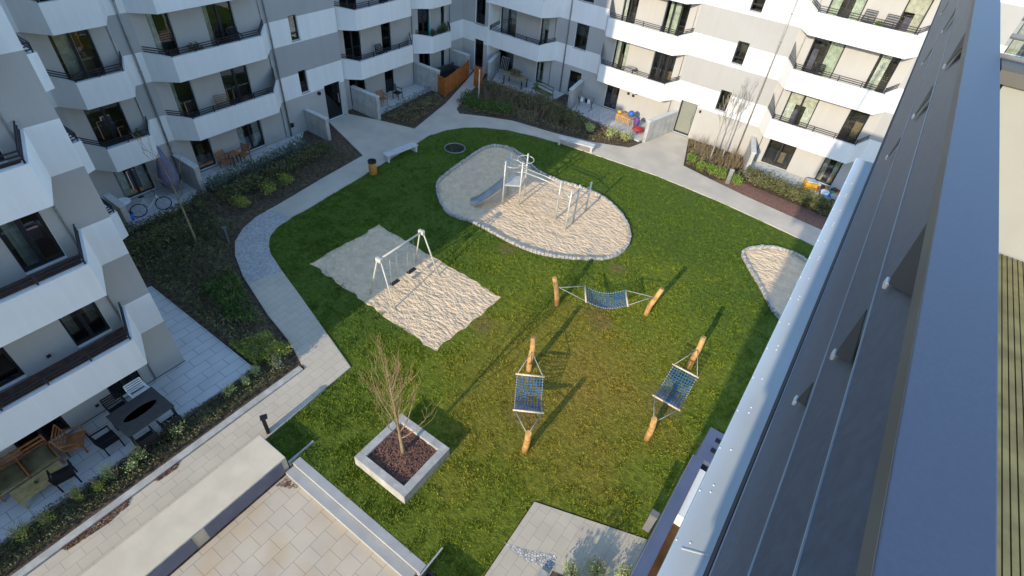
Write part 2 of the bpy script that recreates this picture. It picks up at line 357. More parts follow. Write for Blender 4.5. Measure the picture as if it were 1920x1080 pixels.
PL = [(-12.18, -8), (-12.2, 6.33), (-13.78, 6.84), (-15.55, 7.20), (-18.14, 7.92), (-19.60, 8.53), (-20.42, 9.08), (-21.02, 9.90), (-21.37, 10.86), (-21.51, 12.47), (-21.84, 15.07), (-22.14, 18.37)]
PATH = PL + OUT + EDGE[::-1] + [(-10.88, 3.7), (-10.88, -8)]
sheet('path', PATH, .05, 'path_grey', .10)
sheet('paved_path', [(-12.17, -8), (-12.19, 6.35), (-13.78, 6.86), (-15.5, 7.22), (-17.6, 7.80), (-17.2, 9.14), (-15.53, 8.69), (-13.53, 8.12), (-11.05, 7.41), (-10.9, 3.6), (-10.9, -8)], .054, 'pavers')
sheet('cobbled_path', [(-17.6, 7.80), (-18.14, 7.94), (-19.60, 8.55), (-20.40, 9.10), (-21.0, 9.92), (-21.35, 10.87), (-21.45, 11.7), (-20.14, 11.87), (-19.99, 10.95), (-19.64, 10.32), (-19.12, 9.88), (-18.46, 9.54), (-17.2, 9.14)], .055, 'cobble')
sheet('terrace_paving', TER, -.28, 'pavers_square')
sheet('paved_yard', [(-2.78, -4), (1.3, -4), (1.3, 8.72), (.43, 8.45), (-2.84, 7.36), (-2.76, 4.75)], .03, 'pavers', .12)
sheet('pebble_patch', [gp(945, 1017, .034), gp(985, 1030, .034), gp(1045, 1042, .034), gp(1040, 1068, .034), gp(985, 1052, .034)], .034, 'pebbles')
for nm, P in (('patio_paving', [(-15.7, -8), (-13.62, -8), (-13.62, 5.25), (-20.3, 5.25), (-20.3, 3.95), (-15.7, 3.95)]),
              ('patio_paving', [(-26.75, 3.9), (-24.5, 3.9), (-24.5, 9.3), (-25.3, 10.3), (-26.75, 10.3)]),
              ('patio_paving', [(-26.75, 10.6), (-25.55, 10.6), (-25.4, 16.6), (-26.75, 17.9)]),
              ('patio_paving', [(-27.15, 22.6), (-25.3, 22.6), (-25.7, 28.1), (-27.15, 28.1)]),
              ('patio_paving', [(-27.15, 28.5), (-24.7, 28.5), (-25.2, 31), (-26, 33.3), (-27.15, 33.3)]),
              ('patio_paving', [(-24.6, 34.75), (-23.6, 32.6), (-18.4, 32.7), (-18.4, 34.75)]),
              ('patio_paving', [(-17.2, 34.75), (-16.6, 32.6), (-10.95, 31.8), (-10.2, 34.75)]),
              ('patio_paving', [(-4.5, 34.75), (-3.95, 32.5), (1.3, 32.2), (1.3, 34.75)])):
    sheet(nm, P, .06, 'patio_slab', .1)
# sand pits
SW = [(-16.75, 10.28), (-16.62, 14.28), (-8.98, 14.02), (-9.2, 9.96)]
def wobble(P, a, step=.35):
    Q = []
    for i in range(len(P)):
        p, q = Vector(P[i]), Vector(P[(i + 1) % len(P)]); n = max(1, int((q - p).length / step))
        for k in range(n):
            r = p.lerp(q, k / n); Q.append((r.x + random.uniform(-a, a), r.y + random.uniform(-a, a)))
    return Q
SWw = wobble(SW, .07, .28)
BIG = smooth_closed([(-16.86, 18.70), (-17.19, 19.29), (-17.40, 20.81), (-17.55, 22.44), (-17.66, 23.87), (-17.39, 24.60), (-16.68, 25.01), (-15.62, 24.93), (-14.54, 24.21), (-13.56, 23.88), (-12.40, 23.78), (-11.30, 24.03), (-10.17, 24.18), (-9.02, 23.94), (-7.87, 23.28), (-7.04, 22.43), (-6.48, 21.43), (-6.40, 20.37), (-6.67, 19.49), (-7.24, 18.94), (-8.48, 18.02), (-9.66, 17.51), (-10.91, 17.40), (-12.21, 17.45), (-13.27, 17.50), (-14.10, 17.28), (-14.91, 17.22), (-15.97, 17.90)])
SML = smooth_closed([(-1.78, 24.44), (-1.5, 25.14), (-.77, 25.95), (.1, 26.26), (.93, 26.13), (1.9, 25.4), (2.3, 23.2), (1.8, 21.2), (1.02, 20.73), (.04, 22.13), (-1.17, 23.6)], 1)
for P in (SWw, BIG, SML): sheet('sand', P, .012, 'sand')
def edging(P, label, w=.13, skip=None):
    b = MB(); n = len(P)
    for i in range(n):
        p, q = Vector(P[i]), Vector(P[(i + 1) % n]); L = (q - p).length; k = max(1, round(L / .17))
        for j in range(k):
            c = p.lerp(q, (j + .5) / k); d = (q - p).normalized(); pr = Vector((-d.y, d.x)); a = random.uniform(.9, 1.1)
            h = random.uniform(.14, .19)
            b.obox((c.x, c.y, h / 2), (d.x * L / k * .46, d.y * L / k * .46, 0), (pr.x * w / 2 * a, pr.y * w / 2 * a, 0), (random.uniform(-.01, .01), random.uniform(-.01, .01), h / 2))
    return tag(b.build('sandpit_edging', 'stone', bevel=.02), label, 'stone edging', 'stone edgings of the sandpits')
def resample(P, st):
    P = [Vector(p) for p in P] + [Vector(P[0])]; out = []; acc = 0
    for a, b in zip(P, P[1:]):
        L = (b - a).length
        while acc < L: out.append(tuple(a.lerp(b, acc / L))); acc += st
        acc -= L
    return out
edging(resample(BIG, .19), 'grey cobble edging round the large kidney shaped sandpit'); edging(resample(SML, .19), 'grey cobble edging round the small sandpit beside the roof edge')
# grass blades
def vnoise(x, y, sc_, seed):
    r = np.random.default_rng(seed); G = r.random((256, 256)); x = x * sc_ + 500; y = y * sc_ + 500
    xi = np.floor(x).astype(int); yi = np.floor(y).astype(int); fx = x - xi; fy = y - yi; fx = fx * fx * (3 - 2 * fx); fy = fy * fy * (3 - 2 * fy)
    g = lambda a, b: G[a % 256, b % 256]
    return (g(xi, yi) * (1 - fx) + g(xi + 1, yi) * fx) * (1 - fy) + (g(xi, yi + 1) * (1 - fx) + g(xi + 1, yi + 1) * fx) * fy
def grass(n, name):
    x = rng.uniform(-21.2, 1.2, n); y = rng.uniform(3.7, 28.5, n)
    k = inside(LAWN, x, y); jx = x + rng.normal(0, .11, n); jy = y + rng.normal(0, .11, n)
    for P in (SW, BIG, SML): k &= ~inside(P, jx, jy)
    k &= ~inside([(-8.05, 4.87), (-5.85, 4.87), (-5.85, 7.0), (-8.05, 7.0)], x, y)
    k &= rng.random(n) < np.clip(1.25 - (y - 4) / 26, .35, 1)
    x = x[k]; y = y[k]
    cl = .55 * vnoise(x, y, 3.1, 1) + .3 * vnoise(x, y, 7.0, 2) + .15 * vnoise(x, y, 1.1, 3)
    worn = np.exp(-(((x + 4.2) / 5.2) ** 2 + ((y - 11.8) / 6.0) ** 2))
    k = rng.random(len(x)) < np.clip((cl - .30) * 3.2, .12, 1)
    for cx, cy, rr in WORN: k &= (np.hypot(x - cx, y - cy) + .5 * rr * (cl - .5) * 4 > rr) | (rng.random(len(x)) < .35)
    x = x[k]; y = y[k]; cl = cl[k]; worn = worn[k]; n = len(x)
    h = rng.uniform(.6, 1.2, n) * np.clip(.03 + .22 * (cl - .38), .02, .11) * (1 - .55 * worn); a = rng.uniform(0, 6.28, n); wd = rng.uniform(.009, .018, n)
    lx = rng.normal(0, .04, n); ly = rng.normal(-.015, .04, n)
    V = np.zeros((n, 3, 3)); V[:, 0, 0] = x - np.cos(a) * wd; V[:, 0, 1] = y - np.sin(a) * wd; V[:, 1, 0] = x + np.cos(a) * wd; V[:, 1, 1] = y + np.sin(a) * wd
    V[:, 2, 0] = x + lx; V[:, 2, 1] = y + ly; V[:, 2, 2] = h
    me = bpy.data.meshes.new(name); me.vertices.add(3 * n); me.loops.add(3 * n); me.polygons.add(n)
    me.vertices.foreach_set('co', V.ravel()); me.loops.foreach_set('vertex_index', np.arange(3 * n, dtype=np.int32))
    me.polygons.foreach_set('loop_start', np.arange(0, 3 * n, 3, dtype=np.int32)); me.polygons.foreach_set('loop_total', np.full(n, 3, dtype=np.int32))
    me.update(calc_edges=True); me.materials.append(M['blade'])
    o = bpy.data.objects.new(name, me); COL.objects.link(o); return tag(o, 'short lawn grass, worn ochre in the middle and deep green towards the edges', 'grass', kind='stuff')
grass(520000, 'grass')
# ------------------------------------------------------------------ facades
PITCH = 2.9
def facade(T, u0, u1, z1, holes, parent, cream=(), z0=0., thick=.22, name='wall'):
    """wall sheet with openings; white storey bands on grey, cream behind balconies"""
    us = sorted({u0, u1, *[h[0] for h in holes], *[h[1] for h in holes], *[c for r in cream for c in r[:2]]})
    us = [u for u in us if u0 <= u <= u1]
    bands = [(2.13 + PITCH * k, 3.43 + PITCH * k) for k in range(7)]
    zs = sorted({z0, z1, *[h[2] for h in holes], *[h[3] for h in holes], *[c for r in bands for c in r]}); zs = [z for z in zs if z0 <= z <= z1]
    b = MB(T)
    for a, c in zip(us, us[1:]):
        for d, e in zip(zs, zs[1:]):
            um, zm = (a + c) / 2, (d + e) / 2
            if any(h[0] < um < h[1] and h[2] < zm < h[3] for h in holes): continue
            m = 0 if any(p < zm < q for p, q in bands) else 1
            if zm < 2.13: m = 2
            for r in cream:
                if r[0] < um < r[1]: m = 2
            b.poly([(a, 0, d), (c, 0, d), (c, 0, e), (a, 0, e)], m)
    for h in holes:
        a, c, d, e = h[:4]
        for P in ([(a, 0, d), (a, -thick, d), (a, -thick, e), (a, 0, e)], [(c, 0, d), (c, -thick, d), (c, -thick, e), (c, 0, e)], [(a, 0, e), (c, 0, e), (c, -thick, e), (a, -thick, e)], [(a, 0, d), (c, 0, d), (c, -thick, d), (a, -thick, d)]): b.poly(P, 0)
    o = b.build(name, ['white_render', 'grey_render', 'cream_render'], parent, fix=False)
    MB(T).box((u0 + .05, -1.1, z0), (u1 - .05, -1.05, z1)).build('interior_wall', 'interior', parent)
    return o
def window(T, u0, u1, z0, z1, parent, kind='w', mull=None, curtain=None, name='window', dep=-.14):
    f = .065; b = MB(T)
    b.box((u0 + .002, dep - .05, z0 + .002), (u0 + f, dep + .02, z1 - .002)).box((u1 - f, dep - .05, z0 + .002), (u1 - .002, dep + .02, z1 - .002))
    b.box((u0 + f, dep - .05, z1 - f), (u1 - f, dep + .02, z1 - .002)).box((u0 + f, dep - .05, z0 + .002), (u1 - f, dep + .02, z0 + f))
    for mfrac in (mull or ()):
        um = u0 + (u1 - u0) * mfrac; b.box((um - .055, dep - .045, z0 + f), (um + .055, dep + .025, z1 - f))
    if kind == 'stair': b.box((u0 + f, dep - .045, z0 + .30), (u1 - f, dep + .022, z0 + .36))
    o = b.build(name, 'frame', parent)
    MB(T).box((u0 + f, dep - .02, z0 + f), (u1 - f, dep - .012, z1 - f)).build('pane', 'glass', o)
    if kind in ('w', 'stair'):
        MB(T).box((u0 - .02, dep + .03, z0 - .03), (u1 + .02, .035, z0 - .002)).build('sill', 'pipe', o)
    if kind == 'd': MB(T).box((u0 - .02, dep + .03, z0 - .05), (u1 + .02, .05, z0 - .004)).build('threshold', 'pipe', o)
    rw = random.Random(int(u0 * 77 + z0 * 131)); cm = rw.choice(['curtain', 'curtain', 'curtain_green', 'curtain_beige'])
    for (ca, cb) in (curtain or ()):
        cbm = MB(T); a = u0 + f + (u1 - u0 - 2 * f) * ca; c = u0 + f + (u1 - u0 - 2 * f) * cb; n = max(4, int((c - a) / .05))
        for k in range(n):
            p = a + (c - a) * k / n; q = a + (c - a) * (k + 1) / n; w1 = dep - .12 - .03 * (k % 2); w2 = dep - .12 - .03 * ((k + 1) % 2)
            cbm.poly([(p, w1, z0 + .05), (q, w2, z0 + .05), (q, w2, z1 - .05), (p, w1, z1 - .05)], 0, True)
        cbm.build('curtain', cm, o, fix=False)
    if kind == 'd' and name == 'window' and rw.random() < .35:
        h = (z1 - z0) * rw.uniform(.15, .5); MB(T).box((u0 + f, dep - .09, z1 - f - h), (u1 - f, dep - .08, z1 - f)).build('roller_blind', rw.choice(['curtain_beige', 'curtain', 'grey_render']), o)
    if kind in ('d', 'w') and name == 'window':
        fb = MB(T)
        for k in range(rw.randint(1, 3)):
            p = rw.uniform(u0 + f, u1 - f - .25); w_ = rw.uniform(.2, .5); hh = rw.uniform(.4, 1.3); dd = rw.uniform(-.9, -.45)
            fb.box((p, dd - .1, z0 + .02), (min(p + w_, u1 - f), dd, z0 + hh), k % 3)
        fb.build('room_furniture', [rw.choice(['bark', 'mauve', 'table_grey']), 'table_grey', 'mauve'], o)
    return o
def balcony(T, u0, u1, d, cl, cr, k, parent, rail=True, deckm='wood_deck', solid_rail=None):
    zb = 2.12 + PITCH * k; zw = zb + 1.3; zf = zb + 1.1; t = .16; zd = zb + .62
    P = [(u0, 0.0)] + ([(u0 + cl, d)] if cl else [(u0, d)]) + ([(u1 - cr, d)] if cr else [(u1, d)]) + [(u1, 0.0)]
    # inner outline
    def inset(P, t):
        Q = []
        for i in range(4):
            p = Vector(P[i]); 
            if i == 0: Q.append((p.x + t * 1.15, 0.0)); continue
            if i == 3: Q.append((p.x - t * 1.15, 0.0)); continue
            Q.append((p.x + (t * (.5 if cl else 1) if i == 1 else -t * (.5 if cr else 1)), d - t))
        return Q
    I = inset(P, t); tz = [zw, zf, zf, zw]; b = MB(T)
    for i in range(3):
        a, c = P[i], P[i + 1]; e, g = I[i], I[i + 1]
        b.poly([(a[0], a[1], zb), (c[0], c[1], zb), (c[0], c[1], tz[i + 1]), (a[0], a[1], tz[i])], 0)
        b.poly([(a[0], a[1], tz[i]), (c[0], c[1], tz[i + 1]), (g[0], g[1], tz[i + 1]), (e[0], e[1], tz[i])], 0)
        b.poly([(e[0], e[1], zd), (g[0], g[1], zd), (g[0], g[1], tz[i + 1]), (e[0], e[1], tz[i])], 0)
    b.poly([(p[0], p[1], zb) for p in P], 1)
    o = b.build('balcony', ['white_render', 'soffit'], parent, fix=False)
    MB(T).poly([(p[0], p[1], zd + .004) for p in I]).build('deck', deckm, o, fix=False)
    if rail:
        r = MB(T); J = [((p[0] + q[0]) / 2, (p[1] + q[1]) / 2) for p, q in zip(P, I)]
        for dz in (.10, .20, .30):
            pts = [(J[0][0], .02, tz[0] + dz - .08)] + [(J[i][0], J[i][1], tz[i] + dz) for i in (1, 2)] + [(J[3][0], .02, tz[3] + dz - .08)]
            for a, c in zip(pts, pts[1:]): r.bar(a, c, .035, .03)
        n = max(2, round((J[2][0] - J[1][0]) / 1.1))
        for i in range(n + 1):
            u = J[1][0] + (J[2][0] - J[1][0]) * i / n; r.box((u - .02, d - t / 2 - .02, zf - .02), (u + .02, d - t / 2 + .02, zf + .31))
        r.build('railing', 'railing', o)
        sc_ = solid_rail
        if sc_ == 'L':
            s = MB(T); a, c = J[0], J[1]; s.poly([(a[0], .05, zw + .02), (c[0], c[1], zf + .05), (c[0], c[1], zf + .25), (a[0], .05, zw + .95)]); s.build('privacy_screen', 'screen_grey', o, fix=False)
        if sc_ == 'R':
            s = MB(T); a, c = J[3], J[2]; s.poly([(a[0], .05, zw + .02), (c[0], c[1], zf + .05), (c[0], c[1], zf + .25), (a[0], .05, zw + .8)]); s.build('privacy_screen', 'railing', o, fix=False)
    return o
def drain(T, u, z0, z1, parent, r=.045, w=.07):
    b = MB(T).tube([(u, w, z0), (u, w, z1)], r, 8)
    z = z0 + 1.2
    while z < z1: b.tube([(u, w, z), (u, w, z + .06)], r * 1.35, 8); z += 1.45
    return b.build('drainpipe', 'pipe', parent)
CURT = [((0, .35),), ((.55, 1),), ((0, .3), (.7, 1)), None, ((.1, .6),), None, ((0, .22),)]
def doors(T, spec, floors, parent, holes, cseed):
    random.seed(cseed); out = []
    for k in floors:
        for (a, c, mu) in spec:
            z0 = .10 if k == 0 else 2.80 + PITCH * (k - 1); z1 = z0 + (2.02 if k == 0 else 2.2); holes.append((a, c, z0, z1)); out.append((a, c, z0, z1, mu, random.choice(CURT)))
    return out
# ---- left wing (near left), plane x = -15.7 facing +x
TL = lambda u, w_, z: (-15.7 + w_, u, z)
LW = thing('apartment_building', 'white and grey striped apartment wing close by at the left with long wood decked balconies', 'building', (0, 0, 0))
hl = []
wl = doors(TL, [(1.62, 2.58, None), (-.95, .30, (.5,)), (-4.3, -3.1, (.5,)), (-7.4, -6.2, (.5,))], range(0, 5), LW, hl, 3)
facade(TL, -30, 3.93, 20, hl, LW, cream=((-9.5, 3.0),))
for a, c, z0, z1, mu, cu in wl: window(TL, a, c, z0, z1, LW, 'd', (.5,) if c - a > .9 else None, cu)
for k in range(0, 6):
    balcony(TL, -9.6, 3.17, 1.30, .5, .5, k, LW)
    balcony(TL, -26, -14, 1.30, .5, .5, k, LW, rail=False)
MB().poly([(-15.7, 3.93, 0), (-26.8, 3.93, 0), (-26.8, 3.93, 20), (-15.7, 3.93, 20)]).box((-26.8, -30, 20), (-15.6, 3.95, 20.3)).build('end_wall', 'white_render', LW)
MB().box((-15.68, -30, 0), (-12.75, -6.5, 16)).build('shadow_bay', 'white_render', LW)  # unseen bay, added to set where the wing's shadow ends
TE = lambda u, w_, z: (-u, 3.93 + w_, z)
for k in range(0, 5): balcony(TE, 20.3, 25.6, 1.6, .7, .7, k, LW)
drain(TL, 2.9, .1, 20, LW, .022, .03)
MB(TL).box((-6, .001, 0), (3.95, .012, .10)).build('plinth', 'asphalt_edge', LW)
for y, z in ((.95, 3.05), (1.15, .42)): MB(TL).box((y - .05, 0, z), (y + .05, .05, z + .08)).build('wall_socket', 'frame', LW)
# ---- rear left building, plane x = -26.8 facing +x
TB = lambda u, w_, z: (-26.8 + w_, u, z); TB2 = lambda u, w_, z: (-27.2 + w_, u, z)
BL = thing('apartment_building', 'shaded white and grey apartment block across the garden with orange chairs at its foot', 'building')
hb = []; wb = doors(TB, [(3.6, 5.2, (.5,)), (7.64, 9.08, (.5,)), (11.4, 12.36, None), (13.9, 15.38, (.5,))], range(0, 4), BL, hb, 5)
st = [(18.32, 18.86, 2.25 + PITCH * k, 3.52 + PITCH * k) for k in range(3)]
hb += st + [(19.9, 21.1, .06, 2.25)]
facade(TB, 3.95, 21.45, 12.4, hb, BL, cream=((2.0, 6.6), (6.95, 9.85), (10.75, 16.85)))
for a, c, z0, z1, mu, cu in wb: window(TB, a, c, z0, z1, BL, 'd', mu, cu)
for a, c, z0, z1 in st: window(TB, a, c, z0, z1, BL, 'stair')
def front_door(T, a, c, z0, z1, parent):
    o = window(T, a, c, z0, z1, parent, 'd', None, None, 'entrance_door')
    MB(T).box((a + .07, -.24, z0 + .07), (c - .07, -.23, z1 - .07)).build('door_leaf', 'cream_render', o)
    MB(T).box((c - .2, -.10, .9), (c - .16, -.06, 1.5)).build('door_handle', 'steel', o)
front_door(TB, 19.9, 21.1, .06, 2.25, BL)
MB(TB).tube([(19.45, 0, 1.95), (19.45, .1, 1.95)], .11, 10).build('wall_lamp', 'black', BL)
MB(TB).box((17.15, 0, .55), (17.35, .06, .8)).build('meter_box', 'frame', BL)
for k in range(0, 4):
    balcony(TB, 1.6, 6.55, 1.0, .6, .3, k, BL)
    balcony(TB, 6.86, 9.95, 1.05, .65, .55, k, BL, solid_rail=None)
    balcony(TB, 10.70, 16.90, .90, .8, .85, k, BL, solid_rail={0: 'R', 1: None}.get(k))
for u in (17.05, 10.35): drain(TB, u, .0, 12.38, BL)
for u in (9.75, 16.75): drain(TB, u, .1, 12.38, BL, .02, .03)
hb2 = []; wb2 = doors(TB2, [(22.15, 23.5, (.5,)), (25.2, 26.1, None), (28.6, 29.85, (.5,)), (30.95, 31.42, None)], range(0, 4), BL, hb2, 8)
facade(TB2, 21.45, 33.5, 12.4, hb2, BL, cream=((21.6, 27.7), (28.25, 31.6)))
MB().poly([(-26.8, 21.45, 0), (-27.2, 21.45, 0), (-27.2, 21.45, 12.4), (-26.8, 21.45, 12.4)]).box((-38, 3.9, 12.4), (-26.7, 33.5, 12.7)).build('return_wall', 'white_render', BL)
for a, c, z0, z1, mu, cu in wb2: window(TB2, a, c, z0, z1, BL, 'd', mu, cu)
for k in range(0, 4):
    balcony(TB2, 21.5, 27.8, .98, .9, .8, k, BL)
    balcony(TB2, 28.2, 31.75, .80, 1.0, .6, k, BL)
for u in (27.95, 31.85): drain(TB2, u, .1, 12.38, BL, .03, .05)
# ---- rear right building, plane y = 34.8 facing -y
TR = lambda u, w_, z: (u, 34.8 - w_, z); TR0 = lambda u, w_, z: (u, 33.45 - w_, z)
RB = thing('apartment_building', 'sunlit white and grey apartment block along the far end with deep balconies', 'building')
hr0 = [(-26.05, -25.15, 2.3 + PITCH * k, 5.0 + PITCH * (k)) for k in range(1)]
hr0 = [(-26.05, -25.2, .06, 2.35), (-26.05, -25.15, 3.45, 5.35), (-26.05, -25.15, 6.35, 8.25)]
facade(TR0, -27.2, -24.85, 12.4, hr0, RB)
MB().poly([(-24.85, 33.45, 0), (-24.85, 34.8, 0), (-24.85, 34.8, 12.4), (-24.85, 33.45, 12.4)]).build('return_wall', 'white_render', RB)
for h in hr0: window(TR0, *h, RB, 'd')
hr = []; wr = doors(TR, [(-24.75, -23.3, (.5,)), (-21.2, -20.5, None), (-15.25, -14.25, (.5,)), (-12.45, -10.95, (.33, .66)), (-3.8, -2.18, (.5,)), (-.5, .5, None), (4.2, 5.8, (.5,))], range(0, 4), RB, hr, 12)
hr = [h for h in hr if not (h[2] < 1 and h[0] in (-12.45,))]; wr = [h for h in wr if not (h[2] < 1 and h[0] == -12.45)]
s2 = [(-18.35, -17.35, z, z + 1.62) for z in (.2, 3.38, 6.38)]; s3 = [(-7.63, -6.95, 2.36 + PITCH * k, 3.62 + PITCH * k) for k in range(3)]
hr += s2 + s3 + [(-9.85, -8.72, .06, 2.27)]
facade(TR, -24.85, 12, 12.4, hr, RB, cream=((-24.85, -19.75), (-16.1, -10.35), (-4.7, 1.05)))
for a, c, z0, z1, mu, cu in wr: window(TR, a, c, z0, z1, RB, 'd', mu, cu)
for h in s2: window(TR, *h, RB, 'w')
for h in s3: window(TR, *h, RB, 'stair')
front_door(TR, -9.85, -8.72, .06, 2.27, RB)
MB(TR).box((-8.5, 0, 1.85), (-8.38, .08, 2.0)).build('wall_lamp', 'black', RB)
for k in range(0, 4):
    balcony(TR, -24.84, -19.7, 1.25, 0, .7, k, RB)
    balcony(TR, -16.2, -10.28, 1.05, .6, .62, k, RB, solid_rail='L' if k < 2 else None)
    balcony(TR, -4.75, 1.1, 1.05, .65, .5, k, RB, solid_rail='L' if k < 2 else None)
for u in (-18.9, -5.38): drain(TR, u, 0, 12.38, RB)
for u in (-10.5, -4.25, -19.95): drain(TR, u, .1, 12.38, RB, .022, .03)
MB(TR).box((-24.8, -10, 12.4), (12, .1, 12.7)).build('roof', 'grey_render', RB)
# ------------------------------------------------------------------ roof terrace with the railing in the foreground
OB = thing('apartment_building', 'own building under the camera, its zinc parapet flashing and roof deck along the right', 'building')
MB().box((.135, -1.2, 13.86), (.36, 4.9, 13.89)).build('parapet_flashing', 'zinc', OB, bevel=.004)
MB().box((.30, -1.2, 13.3), (.42, 4.9, 13.86)).build('parapet_wall', 'dark_panel', OB)
rv0 = None
for i in range(17):
    y = .62 + i * .235
    for x, q in ((.1415, 0), (.182, .02), (.182, .055 if i % 2 else None)):
        if q is None: continue
        if rv0 is None:
            rv0 = MB().lathe((0, 0, 0), [(.0034, 0), (.0032, .002), (.0012, .003)], 8).build('rivet', 'white', OB); rvo = rv0
        else: rvo = rv0.copy(); COL.objects.link(rvo)
        rvo.location = (x + .004 * ((i * 7) % 3 - 1) * (q > 0), y + q, 13.89)
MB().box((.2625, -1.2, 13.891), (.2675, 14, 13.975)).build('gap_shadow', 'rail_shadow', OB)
MB().box((.2685, -1.2, 13.976), (.29, 14, 13.9785)).build('gap_trim', 'slat_edge', OB)
for y in (.86, 1.06): MB().obox((.212, y + .03, 13.891), (.045, .018, 0), (-.001, .0022, 0), (0, 0, .0016)).build('flashing_seam', 'concrete_pale', OB)
MB().box((.45, -1.2, 14.16), (4, 3.48, 14.17)).build('deck_base', 'soil', OB)
db = MB()
for i in range(60): db.box((.46 + i * .024, -1.2, 14.17), (.46 + i * .024 + .019, 3.46, 14.20))
db.build('roof_deck', 'deck_strip', OB)
MB().box((.5, 3.5, 14.1), (6, 3.7, 14.985)).build('terrace_wall', 'terrace_white', OB)
MB().box((.45, 3.46, 14.99), (6, 3.74, 15.05)).build('wall_capping', 'rail_edge', OB)
MB().box((.62, -2, -.3), (.94, 9.5, 4.0)).build('shade_wall', 'white_render', OB)  # hidden low wall, added to cast shade along the lawn's right side
TO = lambda u, w_, z: (.95 - w_, u, z); ho = []; wo = doors(TO, [(-7, -5.4, (.5,)), (-3, -2.2, None), (2, 3.6, (.5,)), (6, 7.4, (.5,))], range(1, 4), OB, ho, 31)
facade(TO, -12, 9.5, 13.2, ho, OB, name='facade_wall')
for a, c, z0, z1, mu, cu in wo: window(TO, a, c, z0, z1, OB, 'd', mu, cu)
MB().box((2.2, -12, -.3), (9, 9.45, 13.2)).poly([(.95, 9.5, 0), (9, 9.5, 0), (9, 9.5, 13.2), (.95, 9.5, 13.2)]).poly([(.95, 9.5, 13.2), (9, 9.5, 13.2), (9, -12, 13.2), (.95, -12, 13.2)]).build('gable_wall', 'white_render', OB)
# lower terrace edge seen beside the flashing
MB().box((.163, 1.4, 10.3), (.283, 3.82, 10.8)).box((.195, 3.822, 10.3), (.52, 4.28, 10.8)).build('balcony_parapet', 'dark_panel', OB, bevel=.004)
MB().box((.16, 1.4, 10.802), (.1665, 3.82, 10.806)).build('parapet_trim', 'pipe', OB)
for y in (3.97, 4.12): MB().box((.295, y, 10.802), (.36, y + .055, 10.806)).build('parapet_slot', 'black', OB)
MB().box((.285, 1.2, 10.55), (1.2, 3.10, 10.6)).build('balcony_floor', 'wood_brown', OB)
MB().box((.285, 3.105, 10.5), (.50, 3.72, 10.78)).build('balcony_ledge', 'white_render', OB)
RL = thing('balcony_railing', 'blue grey metal railing with wide flat handrail along the roof edge at the right', 'railing', (.27, 0, 13.9))
def rl(b, n, m, **k): o = b.build(n, m, RL, **k); return o
TT = lambda x, y, z: (x - .27, y, z - 13.9)
rl(MB(TT).box((.270, -1.2, 15.075), (.404, 14, 15.12)), 'handrail', 'rail_paint', bevel=.003)
rl(MB(TT).box((.2685, -1.2, 15.073), (.2698, 14, 15.116)), 'handrail_edge', 'rail_edge')
for z0, z1, x in ((14.80, 15.07, .276), (14.48, 14.785, .273), (13.98, 14.465, .270)):
    sb = MB(TT); pf = [(x, z0), (x + .030, z1), (x + .042, z1), (x + .012, z0)]
    for i in range(4): (a0, b0), (a1, b1) = pf[i], pf[(i + 1) % 4]; sb.poly([(a0, -1.2, b0), (a1, -1.2, b1), (a1, 14, b1), (a0, 14, b0)])
    sb.poly([(a, -1.2, b) for a, b in pf]).poly([(a, 14, b) for a, b in pf]); o = rl(sb, 'slat', 'slat_paint')
    MB(TT).box((x - .003, -1.2, z0 - .004), (x + .012, 14, z0 + .003)).build('trim', 'slat_edge', o)
for y in (1.55, 3.95, 6.35, 8.75):
    dy = y - 1.55
    for k, P in enumerate(([(1.24, 15.068), (1.62, 15.068), (1.56, 14.89)], [(1.30, 14.784), (1.56, 14.784), (1.54, 14.60)], [(1.41, 14.464), (1.53, 14.464), (1.58, 14.31)])):
        x = (.2715, .2690, .2660)[k]
        b = MB(TT); Q = [(x, p[0] + dy, p[1]) for p in P]; Q2 = [(x + .003, p[0] + dy, p[1]) for p in P]
        b.poly(Q).poly(Q2[::-1])
        for i in range(3): b.poly([Q[i], Q[(i + 1) % 3], Q2[(i + 1) % 3], Q2[i]])
        rl(b, 'gap_shade_plate', 'rail_shadow')  # dark plates stand in for the shaded gaps between the slats
        q = P[2]; p0 = P[0]
        rl(MB(TT).box((x - .008, q[0] + dy - .02, q[1] - .012), (x + .004, q[0] + dy + .015, q[1] + .012)), 'bracket', 'galv', bevel=.004)
    rl(MB(TT).box((.30, y - .03, 13.9), (.36, y + .03, 15.07)), 'post', 'rail_paint')
GB = thing('glass_balustrade', 'glass balustrade with steel rails on the cream terrace wall at the top right', 'balustrade', (0, 3.6, 15.05))
TG = lambda x, y, z: (x, y - 3.6, z - 15.05)
for z in (15.075, 15.165, 15.245): MB(TG).tube([(.42, 3.6, z), (6, 3.6, z)], .012, 8).build('rail', 'pipe', GB)
MB(TG).box((.42, 3.598, 15.09), (6, 3.604, 15.235)).build('pane', 'glass', GB)
